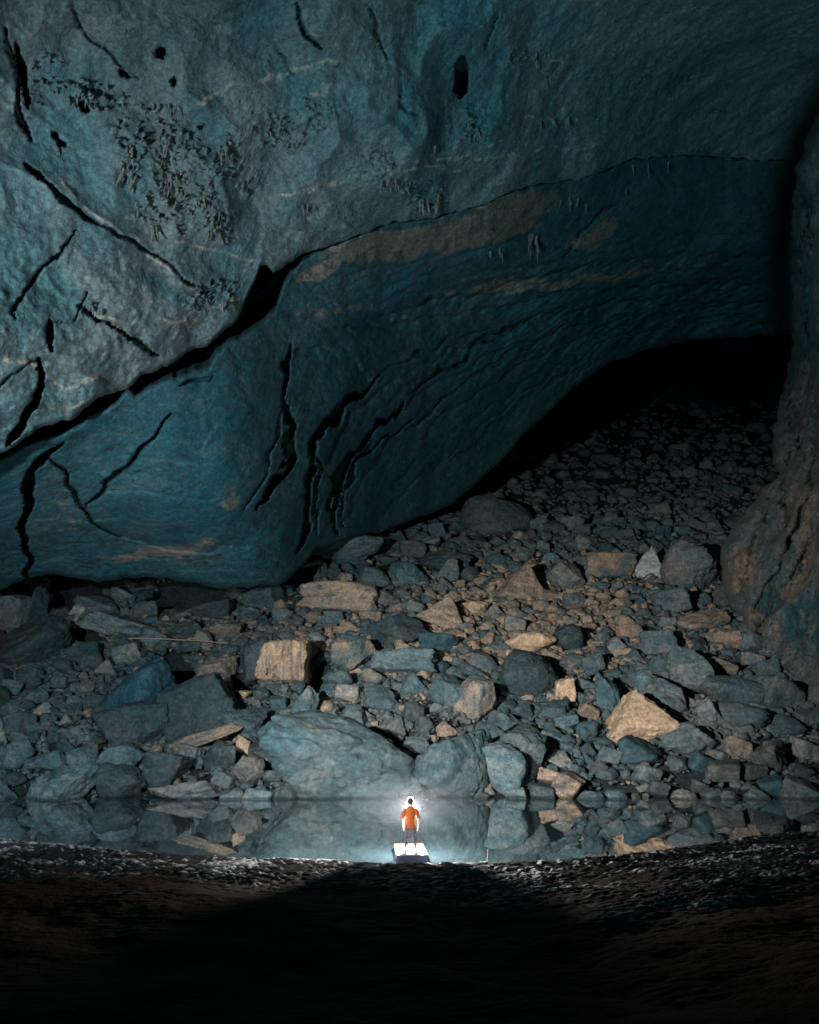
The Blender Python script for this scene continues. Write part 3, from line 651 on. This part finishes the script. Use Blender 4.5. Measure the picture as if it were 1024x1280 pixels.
# ------------------------------------------------------------------ stalactites
def stal_mesh(seed):
    r = random.Random(seed); n = 8; rings = 9; v = []; 
    bx, by = r.uniform(-.25, .25), r.uniform(-.2, .2)
    for i in range(rings):
        s = i/(rings-1); rad = .16*(1-s)**.8*(1+.25*math.sin(i*2.3+seed))+.012
        for k in range(n):
            a = 2*math.pi*k/n; q = rad*(1+.35*math.sin(3*a+seed+i))
            v.append((math.cos(a)*q+bx*s*s, math.sin(a)*q+by*s*s, .12-s*1.1))
    f = [[i*n+k, i*n+(k+1) % n, (i+1)*n+(k+1) % n, (i+1)*n+k] for i in range(rings-1) for k in range(n)]
    return v, f
SM = []
for s in range(8):
    v, f = stal_mesh(s); o = mesh_np('stalactite', v, f, M_stal); SM.append(o.data); bpy.data.objects.remove(o)
CL = [ # cx, cy, spread x, spread y, number, length px, place
 (160, 205, 10, 30, 5, 22, 'in the column of spikes on the upper left ceiling'),
 (235, 235, 30, 18, 9, 20, 'in the thick cluster left of the middle of the ceiling'),
 (288, 190, 14, 14, 6, 20, 'in the fan-shaped bunch on the ceiling'),
 (270, 285, 16, 14, 5, 22, 'in the low bunch over the pointed notch'),
 (205, 140, 14, 8, 4, 16, 'under the small pits of the upper left ceiling'),
 (330, 160, 30, 12, 6, 14, 'in the loose row right of the fan-shaped bunch'),
 (192, 285, 4, 4, 2, 22, 'alone below the thick cluster'),
 (385, 258, 10, 6, 3, 14, 'on the pale ridge in the middle of the ceiling'),
 (485, 225, 12, 10, 5, 16, 'at the end of the pale ridge'),
 (535, 250, 22, 8, 6, 18, 'on the edge above the long brown band'),
 (590, 165, 8, 18, 5, 16, 'below the dark oval hole'),
 (660, 72, 34, 5, 6, 12, 'in the high row right of the dark oval hole'),
 (690, 150, 28, 4, 6, 12, 'in the thin row in the middle right of the ceiling'),
 (540, 185, 5, 4, 2, 14, 'alone left of the thin row'),
 (212, 185, 16, 22, 8, 14, 'between the spike column and the fan-shaped bunch'),
 (255, 262, 26, 14, 9, 13, 'among the flakes just under the thick cluster'),
 (120, 125, 34, 8, 7, 10, 'in the small high row at upper left'),
 (400, 140, 22, 14, 6, 10, 'in the faint patch near the top middle'),
 (265, 375, 36, 8, 8, 12, 'along the ragged edge left of the pointed notch'),
 (75, 180, 5, 10, 3, 14, 'by the dark slit at far left'),
 (500, 235, 14, 8, 6, 12, 'in the bunch before the brown band'),
 (120, 388, 18, 4, 6, 10, 'on the scaly ridge of the bright left wall'),
]
CL2 = [(670, 300, 12, 6, 6, 26, 'in the ragged tuft hanging under the brown band'), (720, 252, 20, 4, 5, 14, 'along the blue edge right of the brown band'), (812, 200, 2, 1, 1, 38, 'longest of all, hanging from the right lip'),
       (793, 202, 2, 1, 1, 22, 'short one left of the longest'), (838, 198, 4, 1, 1, 22, 'broad one right of the longest'), (782, 235, 4, 4, 2, 12, 'below the right lip on the blue wall'), (625, 312, 14, 5, 3, 14, 'along the lower rim of the brown band')]
def put_stal(cx, cy, L, which, i):
    fn = (lambda a, b: surfA(a, b)[0]) if which == 'A' else (lambda a, b: surfB(a, b)[0])
    t = float(fn(np.array([cx]), np.array([cy]))[0])-(.25 if which == 'A' else .6)
    o = bpy.data.objects.new('stalactite', SM[i % 8]); COL.objects.link(o)
    s = 1.05*L*t/FPX; o.location = P(cx, cy, t).tolist(); o.scale = (s*random.uniform(.5, .95)*(.45 if L > 20 and which == 'B' else 1), s*random.uniform(.5, 1.)*(.5 if L > 20 and which == 'B' else 1), s)
    o.rotation_euler = (random.uniform(-.15, .15), random.uniform(-.25, .25), random.uniform(0, 6))
    return o
cnt = 0
for which, cl in (('A', CL), ('B', CL2)):
    for (cx, cy, sx, sy, n, L, place) in cl:
        pts = sorted((cx+random.uniform(-sx, sx), cy+random.uniform(-sy, sy), L*random.uniform(.55, 1.15)) for _ in range(n))
        names = {1: [''], 2: ['left ', 'right ']}.get(n, ['leftmost ']+['second ', 'third ', 'fourth ', 'fifth ', 'sixth ', 'seventh ', 'eighth '][:n-2]+['rightmost '])
        for k, (a, b, l) in enumerate(pts):
            o = put_stal(a, b, l, which, cnt); cnt += 1
            from_left = ' from the left' if n > 2 and 0 < k < n-1 else ''
            tag(o, f'{names[k]}pale stalactite {place}', 'stalactite', group='stalactites hanging from the cave ceiling')

# ------------------------------------------------------------------ water
m, nt, b = mat_new('still_water')
b.inputs['Base Color'].default_value = (.030, .050, .056, 1); b.inputs['Roughness'].default_value = .012; b.inputs['IOR'].default_value = 10
b.inputs['Specular IOR Level'].default_value = .5
n = nt.nodes.new('ShaderNodeTexNoise'); n.inputs['Scale'].default_value = .5; n.inputs['Detail'].default_value = 3
g = nt.nodes.new('ShaderNodeNewGeometry'); nt.links.new(g.outputs['Position'], n.inputs['Vector'])
bp = nt.nodes.new('ShaderNodeBump'); bp.inputs['Strength'].default_value = .02; bp.inputs['Distance'].default_value = .1
nt.links.new(n.outputs['Fac'], bp.inputs['Height']); nt.links.new(bp.outputs['Normal'], b.inputs['Normal'])
o = mesh_np('water', [(-70, 14, 0), (70, 14, 0), (70, 52, 0), (-70, 52, 0)], [[0, 1, 2, 3]], m); tag(o, kind='structure')

# ------------------------------------------------------------------ muddy bank
shore = curve([(-400, 1020), (-100, 1044), (0, 1052), (150, 1066), (300, 1076), (490, 1082), (600, 1083), (690, 1080), (780, 1070), (850, 1062), (950, 1046), (1024, 1041), (1200, 1026), (1600, 1000)])
def t_water(py, z=0.):
    b = (640-py)/FPX; return (z-CAMZ)/(sT+b*cT)
pxs = np.linspace(-400, 1500, 120); tw = t_water(shore(pxs)); sw = P(pxs, shore(pxs), tw)
def shore_y(x): return np.interp(x, sw[:, 0], sw[:, 1])
def wet(x, y):
    d = shore_y(x)-y; p = np.stack([x, y, x*0], -1)
    reach = 5.2+smooth(0, 9, x)*7+smooth(4, 12, -x)*2
    return np.clip(1.1-np.maximum(d, 0)/reach+fbm(p*.35+70, 3)*.35, 0, 1)
def mud_parts(x, y):
    p = np.stack([x, y, x*0], -1)
    rip = fbm(p*np.array([2.0, 4.6, 1])+3, 4, .62, ridged=True)
    clump = fbm(p*np.array([3.5, 6, 1])+9, 3)
    tear = smooth(.0, .22, np.abs(fbm(p*np.array([1.1, 3.2, 1])+23, 3, .6)))
    return rip, clump, tear
def glint_flecks(x, y):  # pale flecks painted on the crests as lamp glints on wet mud
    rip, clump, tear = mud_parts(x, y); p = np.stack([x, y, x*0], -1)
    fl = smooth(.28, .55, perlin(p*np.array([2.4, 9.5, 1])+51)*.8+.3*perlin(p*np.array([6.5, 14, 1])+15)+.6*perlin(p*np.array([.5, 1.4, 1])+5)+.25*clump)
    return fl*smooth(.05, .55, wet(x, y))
def bank_z(x, y):
    d = shore_y(x)-y; p = np.stack([x, y, x*0], -1)
    z = np.where(d > 0, .14*(1-np.exp(-d/.5))+.018*d, .25*d)+fbm(p*.22, 2)*.16*smooth(0, 3, d)
    rgt = smooth(0, 6, x); z = z+rgt*(-.16*np.exp(-((d-2.0)/.9)**2)+.10*smooth(2.5, 6, d)+.035*np.maximum(d-2, 0))
    wt = wet(x, y)
    rip, clump, tear = mud_parts(x, y)
    z = z+(rip*.05+clump*.04+tear*.08)*smooth(-.3, 1.0, d)*(.16+.84*wt)+fbm(p*.7+61, 3)*.05*smooth(.5, 3, d)+glint_flecks(x, y)*.035
    return z
xs = np.arange(-24, 24, .05); ys = np.concatenate([np.arange(5, 12, .12), np.arange(12, 31, .05)])
GX, GY = np.meshgrid(xs, ys)
mud, nt, b = mat_new('wet_mud'); N = nt.nodes; Lk = nt.links
g = N.new('ShaderNodeNewGeometry'); n1 = N.new('ShaderNodeTexNoise'); n1.inputs['Scale'].default_value = .45; n1.inputs['Detail'].default_value = 6; Lk.new(g.outputs['Position'], n1.inputs['Vector'])
cr = N.new('ShaderNodeValToRGB'); cr.color_ramp.elements[0].position = .35; cr.color_ramp.elements[0].color = (.012, .011, .010, 1); cr.color_ramp.elements[1].position = .7; cr.color_ramp.elements[1].color = (.035, .034, .032, 1)
Lk.new(n1.outputs['Fac'], cr.inputs['Fac']); mudcol = N.new('ShaderNodeMix'); mudcol.data_type = 'RGBA'; mudcol.inputs['A'].default_value = (.022, .011, .0045, 1); Lk.new(cr.outputs['Color'], mudcol.inputs['B']); glint_mix = N.new('ShaderNodeMix'); glint_mix.data_type = 'RGBA'; Lk.new(mudcol.outputs['Result'], glint_mix.inputs['A']); glint_mix.inputs['B'].default_value = (.36, .37, .37, 1); Lk.new(glint_mix.outputs['Result'], b.inputs['Base Color'])
at = N.new('ShaderNodeAttribute'); at.attribute_name = 'tint'; sp_n = N.new('ShaderNodeSeparateColor'); Lk.new(at.outputs['Color'], sp_n.inputs['Color'])
def mrange(v, c, d):
    x = N.new('ShaderNodeMapRange'); Lk.new(v, x.inputs['Value']); x.inputs['To Min'].default_value = c; x.inputs['To Max'].default_value = d; return x.outputs['Result']
Lk.new(sp_n.outputs['Red'], mudcol.inputs['Factor']); Lk.new(sp_n.outputs['Green'], glint_mix.inputs['Factor']); Lk.new(mrange(sp_n.outputs['Red'], .75, .26), b.inputs['Roughness']); Lk.new(mrange(sp_n.outputs['Red'], .08, .7), b.inputs['Specular IOR Level'])
n2 = N.new('ShaderNodeTexNoise'); n2.inputs['Scale'].default_value = 14; n2.inputs['Detail'].default_value = 6; Lk.new(g.outputs['Position'], n2.inputs['Vector'])
bp = N.new('ShaderNodeBump'); bp.inputs['Strength'].default_value = .6; bp.inputs['Distance'].default_value = .03; Lk.new(n2.outputs['Fac'], bp.inputs['Height']); Lk.new(bp.outputs['Normal'], b.inputs['Normal'])
o = mesh_np('mud_bank', np.stack([GX, GY, bank_z(GX, GY)], -1), grid_faces(*GX.shape), mud, np.stack([wet(GX, GY), glint_flecks(GX, GY), GX*0], -1).reshape(-1, 3)); tag(o, kind='structure')

# ------------------------------------------------------------------ raft
def bx(bm, x0, x1, y0, y1, z0, z1, bev=.0):
    r = bmesh.ops.create_cube(bm, size=1); vs = r['verts']
    for v in vs: v.co = Vector(((x0+x1)/2+v.co.x*(x1-x0), (y0+y1)/2+v.co.y*(y1-y0), (z0+z1)/2+v.co.z*(z1-z0)))
    if bev:
        es = list({e for v in vs for e in v.link_edges}); bmesh.ops.bevel(bm, geom=es, offset=bev, segments=2, affect='EDGES')
def obj(name, bm, mat, parent=None, sm=False):
    me = bpy.data.meshes.new(name); bm.to_mesh(me); bm.free(); me.materials.append(mat)
    if sm: me.polygons.foreach_set('use_smooth', np.ones(len(me.polygons), bool))
    o = bpy.data.objects.new(name, me); COL.objects.link(o)
    if parent: o.parent = parent
    return o
def empty(name, loc, rz=0):
    o = bpy.data.objects.new(name, None); COL.objects.link(o); o.location = loc; o.rotation_euler = (0, 0, rz); return o
rf = empty('raft', (0.03, 27.35, 0), R_(3.5)); rf.scale = (.9, 1, 1); tag(rf, 'small flat white-topped raft floating by the muddy bank under the person', 'raft')
white = simple('white_deck', (.82, .80, .76), .5); orange = simple('orange_paint', (.30, .06, .015), .6); navy = simple('dark_hull', (.05, .06, .10), .5); maroon = simple('maroon_hull', (.12, .04, .03), .6)
bm = bmesh.new(); 
for k in range(6): bx(bm, -.50+k*.168, -.50+k*.168+.162, -1.0, .62, .17, .20, .006)
obj('deck', bm, white, rf)
bm = bmesh.new(); bx(bm, -.50, .50, .63, 1.0, .172, .206, .008); obj('end_board', bm, orange, rf)
bm = bmesh.new(); bx(bm, -.53, .53, -1.05, -1.005, -.05, .19, .01); obj('front_beam', bm, navy, rf)
bm = bmesh.new(); bx(bm, -.53, .53, 1.005, 1.04, -.05, .20, .01); obj('rear_beam', bm, orange, rf)
for s in (-1, 1):
    bm = bmesh.new(); bx(bm, s*.53-.02, s*.53+.02, -1.0, 1.0, -.05, .185, .01); obj('side_beam', bm, navy, rf)
for s in (-1, 0, 1):
    bm = bmesh.new(); bmesh.ops.create_cone(bm, cap_ends=True, segments=20, radius1=.10, radius2=.10, depth=1.96, matrix=Matrix.Translation((s*.36, 0, .04))@Matrix.Rotation(R_(90), 4, 'X')); obj('float', bm, maroon, rf, True)

# ------------------------------------------------------------------ person (seen from behind, facing the boulders = +y)
def skinned(name, pts, edges, mat, parent, sub=2, root=0):
    me = bpy.data.meshes.new(name); me.from_pydata([p[:3] for p in pts], edges, []); o = bpy.data.objects.new(name, me); COL.objects.link(o)
    md = o.modifiers.new('s', 'SKIN'); 
    for i, p in enumerate(pts):
        v = me.skin_vertices[0].data[i]; r = p[3]; v.radius = r if isinstance(r, tuple) else (r, r); v.use_root = (i == root)
    md.use_smooth_shade = True
    o.modifiers.new('u', 'SUBSURF').levels = sub
    dg = bpy.context.evaluated_depsgraph_get(); dg.update()
    nm = bpy.data.meshes.new_from_object(o.evaluated_get(dg)); bpy.data.objects.remove(o)
    nm.materials.clear(); nm.materials.append(mat); nm.name = name
    nm.polygons.foreach_set('use_smooth', np.ones(len(nm.polygons), bool))
    o = bpy.data.objects.new(name, nm); COL.objects.link(o)
    if parent: o.parent = parent
    return o
skin = simple('skin', (.60, .42, .33), .5); shirt = simple('orange_shirt', (.36, .075, .012), .9); shorts = simple('dark_trousers', (.045, .032, .045), .8); hairm = simple('dark_hair', (.015, .01, .008), .7)
shoe = simple('dark_shoes', (.03, .025, .03), .6)
per = empty('person', (.03, 26.75, .2), 0); per.scale = (.84, .92, .92); tag(per, 'person in an orange t-shirt and dark trousers standing on the raft facing the boulders', 'person')
hip = .90; sh = 1.42
FX = (-.17, .19)
bp_ = [(0, 0, .93, (.13, .10)), (0, .0, 1.10, (.125, .09)), (0, 0, 1.28, (.15, .10)), (0, 0, 1.385, (.10, .07)), (0, .0, 1.47, .055), (0, .01, 1.53, .052), (0, .015, 1.60, (.072, .088)), (0, .012, 1.67, (.078, .096)), (0, .008, 1.725, (.05, .06))]
be = [(0, 1), (1, 2), (2, 3), (3, 4), (4, 5), (5, 6), (6, 7), (7, 8)]
def addp(chain, root):
    prev = root
    for p in chain: bp_.append(p); be.append((prev, len(bp_)-1)); prev = len(bp_)-1
    return prev
for s in (-1, 1):
    fx = FX[0] if s < 0 else FX[1]
    addp([(s*.095, 0, .86, .085), (s*.095+(fx-s*.095)*.3, .01, .66, .075), (fx*.85, .02, .48, .055), (fx*.93, .0, .33, .055), (fx, -.02, .11, .036), (fx+s*.01, .03, .05, .038), (fx+s*.03, .12, .035, .032)], 0)
    ax = .27 if s < 0 else .285
    wr = addp([(s*.145, 0, 1.335, .038), (s*.215, -.01, 1.27, .048), (s*ax, -.02, 1.10, .050), (s*(ax+.015), .02, .97, .046), (s*(ax+.005), .05, .86, .034), (s*(ax), .055, .82, (.018, .036)), (s*(ax-.003), .06, .775, (.016, .042))], 3)
    for q, (dy, ln) in enumerate(((-.032, .07), (-.011, .082), (.011, .078), (.031, .062))):
        addp([(s*(ax-.004), .06+dy, .752, .0095), (s*(ax-.01), .064+dy, .752-ln*.5, .0085), (s*(ax-.022), .066+dy, .752-ln, .007)], wr)
    addp([(s*(ax-.012), .095, .80, .011), (s*(ax-.02), .108, .765, .009), (s*(ax-.024), .110, .74, .007)], wr)
body = skinned('body', bp_, be, skin, per, 2, 0)
# face and ears (turned away from the camera)
bm = bmesh.new()
for s in (-1, 1):
    bmesh.ops.create_uvsphere(bm, u_segments=10, v_segments=8, radius=.012, matrix=Matrix.Translation((s*.03, .095, 1.625)))
obj('eye', bm, simple('eye_white', (.7, .7, .7), .3), body, True)
bm = bmesh.new(); bmesh.ops.create_uvsphere(bm, u_segments=10, v_segments=8, radius=.018, matrix=Matrix.Translation((0, .108, 1.59))@Matrix.Diagonal((.8, 1, 1.5, 1))); obj('nose', bm, skin, body, True)
bm = bmesh.new(); bmesh.ops.create_uvsphere(bm, u_segments=10, v_segments=8, radius=.022, matrix=Matrix.Translation((0, .095, 1.555))@Matrix.Diagonal((1, .5, .3, 1))); obj('mouth', bm, simple('lips', (.4, .15, .12), .5), body, True)
for s in (-1, 1):
    bm = bmesh.new(); bmesh.ops.create_uvsphere(bm, u_segments=10, v_segments=8, radius=.03, matrix=Matrix.Translation((s*.082, .01, 1.615))@Matrix.Diagonal((.3, .6, 1, 1))); obj('ear', bm, skin, body, True)
# hair
bm = bmesh.new(); bmesh.ops.create_icosphere(bm, subdivisions=4, radius=1)
for v in list(bm.verts):
    c = v.co.copy()
    v.co = Vector((c.x*.108, c.y*.122-.008, 1.642+c.z*.112)); v.co += v.normal*0+Vector(c)*(.008*mnoise.noise(c*7))
bmesh.ops.delete(bm, geom=[v for v in bm.verts if (v.co.y > .055 and v.co.z < 1.69) or v.co.z < 1.545], context='VERTS')
obj('hair', bm, hairm, per, True)
# shirt: body tube plus sleeves
def loft(bm, rings, n=28, cap=True):
    vs = []
    for (c, ax, ay, zx) in rings:
        row = []
        for k in range(n):
            a = 2*math.pi*k/n; p = Vector((math.cos(a)*ax, math.sin(a)*ay, math.cos(a)*zx))+Vector(c)
            p += Vector((math.cos(a), math.sin(a), 0))*(.012*mnoise.noise(Vector((a*1.5, c[2]*9, c[0]*5)))); row.append(bm.verts.new(p))
        vs.append(row)
    for i in range(len(vs)-1):
        for k in range(n): bm.faces.new((vs[i][k], vs[i][(k+1) % n], vs[i+1][(k+1) % n], vs[i+1][k]))
    bm.faces.new(vs[-1])
bm = bmesh.new()
loft(bm, [((0, 0, .78), .180, .13, 0), ((.003, 0, .86), .172, .127, 0), ((0, 0, .98), .163, .12, 0), ((-.003, 0, 1.10), .168, .12, 0), ((0, 0, 1.22), .186, .125, 0), ((0, 0, 1.32), .205, .12, 0), ((0, 0, 1.39), .195, .10, 0), ((0, 0, 1.43), .14, .08, 0), ((0, 0, 1.46), .075, .07, 0), ((0, 0, 1.475), .062, .06, 0)])
for s_ in (-1, 1):
    loft(bm, [((s_*.285, -.02, 1.10), .078, .075, 0), ((s_*.272, -.018, 1.17), .077, .074, 0), ((s_*.245, -.01, 1.26), .075, .072, 0), ((s_*.205, -.005, 1.35), .072, .070, 0), ((s_*.15, 0, 1.41), .06, .06, 0)], 18)
shm = obj('shirt', bm, shirt, per, True)
tp = [(0, 0, .93, (.12, .09))]; te = []
for s in (-1, 1):
    fx = FX[0] if s < 0 else FX[1]
    k = len(tp); tp += [(s*.098, 0, .85, .098), (s*.095+(fx-s*.095)*.3, .01, .66, .088), (fx*.85, .02, .48, .072), (fx*.93, 0, .30, .062), (fx, -.02, .12, .052)]; te += [(0, k)]+[(k+j, k+j+1) for j in range(4)]
skinned('trousers', tp, te, shorts, per, 2, 0)
for s in (-1, 1):
    fx = FX[0] if s < 0 else FX[1]
    skinned('shoe', [(fx, -.03, .06, .045), (fx+s*.01, .04, .045, .048), (fx+s*.03, .13, .035, .042), (fx+s*.035, .18, .03, .03)], [(0, 1), (1, 2), (2, 3)], shoe, per, 2, 0)
# head torch, plus an added glowing disc that makes the halo round the head
hl = empty('head_torch', (0, 0, 0)); hl.parent = per
bm = bmesh.new()
for i in range(32):
    a0, a1 = 2*math.pi*i/32, 2*math.pi*(i+1)/32
    vs = [bm.verts.new((math.cos(a)*.099, .004+math.sin(a)*.115, 1.665+dz)) for a, dz in ((a0, -.014), (a1, -.014), (a1, .014), (a0, .014))]; bm.faces.new(vs)
bmesh.ops.solidify(bm, geom=bm.faces[:], thickness=.003); obj('strap', bm, hairm, hl)
glow = simple('halo_glow', (1, 1, 1), .5, emis=(1, .97, .92), estr=4)
bm = bmesh.new(); bmesh.ops.create_icosphere(bm, subdivisions=4, radius=1, matrix=Matrix.Translation((0, .24, 1.64))@Matrix.Diagonal((.128, .04, .122, 1))); bmesh.ops.delete(bm, geom=[v for v in bm.verts if v.co.z < 1.52], context='VERTS'); obj('halo_disc', bm, glow, hl, True)
bm = bmesh.new(); bx(bm, -.02, .02, .12, .205, 1.645, 1.685, .004); obj('bracket', bm, hairm, hl)

# haze volume added to make the soft glow around the lamp
m, nt, b = mat_new('haze_volume'); nt.nodes.remove(b); N = nt.nodes; Lk = nt.links
pv = N.new('ShaderNodeVolumePrincipled'); pv.inputs['Color'].default_value = (.85, .93, 1, 1); pv.inputs['Anisotropy'].default_value = 0
tc = N.new('ShaderNodeTexCoord'); ln = N.new('ShaderNodeVectorMath'); ln.operation = 'LENGTH'; Lk.new(tc.outputs['Object'], ln.inputs[0])
mr_ = N.new('ShaderNodeMapRange'); mr_.interpolation_type = 'SMOOTHSTEP'; mr_.inputs['From Min'].default_value = 1; mr_.inputs['From Max'].default_value = 0; mr_.inputs['To Max'].default_value = .008
Lk.new(ln.outputs['Value'], mr_.inputs['Value']); Lk.new(mr_.outputs['Result'], pv.inputs['Density']); Lk.new(pv.outputs['Volume'], N['Material Output'].inputs['Volume'])
bm = bmesh.new(); bmesh.ops.create_icosphere(bm, subdivisions=4, radius=1)
o = obj('glow_haze', bm, m); o.location = (-.1, 29.3, 1.35); o.scale = (3.6, 3.4, 1.32); tag(o, 'thin haze added over the water for the glow around the lamp', 'glow_haze', kind='stuff')
# ------------------------------------------------------------------ sticks
stick_m = simple('driftwood', (.30, .25, .19), .8)
def stick(px0, py0, px1, py1, t0, t1, r, name, label, cat):
    a = Vector(P(px0, py0, t0)); b2 = Vector(P(px1, py1, t1)); n = 9; pts = []
    for i in range(n):
        s = i/(n-1); p = a.lerp(b2, s); p.z += math.sin(s*3.1)*.08*(b2-a).length*.15+mnoise.noise(p*1.3)*.03; pts.append((*p, r*(1-.5*s)))
    o = skinned(name, pts, [(i, i+1) for i in range(n-1)], stick_m, None, 1, 0); tag(o, label, cat); return o
ts = float(t_scree(220, 802))-2.1
stick(160, 798, 284, 804, ts, ts-.5, .06, 'driftwood_pole', 'long pale driftwood pole lying level on the left slope under the tilted slab', 'pole')
stick(609, 1078, 610, 1061, 24.6, 24.6, .012, 'twig', 'thin upright twig sticking out at the mud edge right of the raft', 'twig')

# ------------------------------------------------------------------ lights
world = bpy.data.worlds.new('World'); scene.world = world; world.use_nodes = True
bg = world.node_tree.nodes['Background']; bg.inputs['Color'].default_value = (.05, .42, .55, 1); bg.inputs['Strength'].default_value = .03
def lamp(name, typ, loc, target, power, col, size=.3, ang=90, blend=.6):
    l = bpy.data.lights.new(name, typ); o = bpy.data.objects.new(name, l); COL.objects.link(o); o.location = loc
    l.energy = power; l.color = col
    if typ == 'SPOT': l.spot_size = R_(ang); l.spot_blend = blend; l.shadow_soft_size = size
    else: l.shadow_soft_size = size
    if target is not None: o.rotation_euler = (Vector(target)-Vector(loc)).to_track_quat('-Z', 'Y').to_euler()
    return o
KP = (-18, 6, 6)
lamp('wide_torch', 'SPOT', KP, P(380, 220, 45), 24000, (.50, .90, 1.0), .3, 96, 1.)
lamp('wall_torch', 'SPOT', (-18.3, 6, 6), P(60, 410, 40), 60000, (.97, .98, 1.0), .3, 54, 1.)
lamp('ceiling_fill', 'SPOT', (-12, 5, 7), P(850, 110, 60), 50000, (.32, .86, 1.0), .5, 56, 1.)  # added fill for the upper right ceiling, from an unseen source
lamp('slope_fill', 'SPOT', (-14, 8, 9), P(680, 835, 56), 135000, (.97, .95, .91), .3, 51, 1.)  # added unseen spot, brightens the scree where the key light falls off
lamp('shore_fill', 'SPOT', (-14, 8, 9.5), P(150, 880, 48), 52000, (.80, .93, 1.0), .3, 52, 1.)  # extra unseen spot lifting the dark scree at lower left
lamp('person_fill', 'SPOT', (-3, 14, 7), P(513, 1035, 25), 230, (1.0, .93, .85), .1, 9, .8)  # narrow spot added only to light the person's shirt and arms
lamp('head_torch_light', 'POINT', (.05, 27.17, 1.50), None, 4500, (1.0, .95, .94), .05)

vs = scene.view_settings; scene.display_settings.display_device = 'sRGB'
vs.view_transform = 'Standard'; vs.look = 'None'; vs.exposure = 0; vs.gamma = 1
for o in list(bpy.data.objects):
    if '_px' in o: del o['_px']
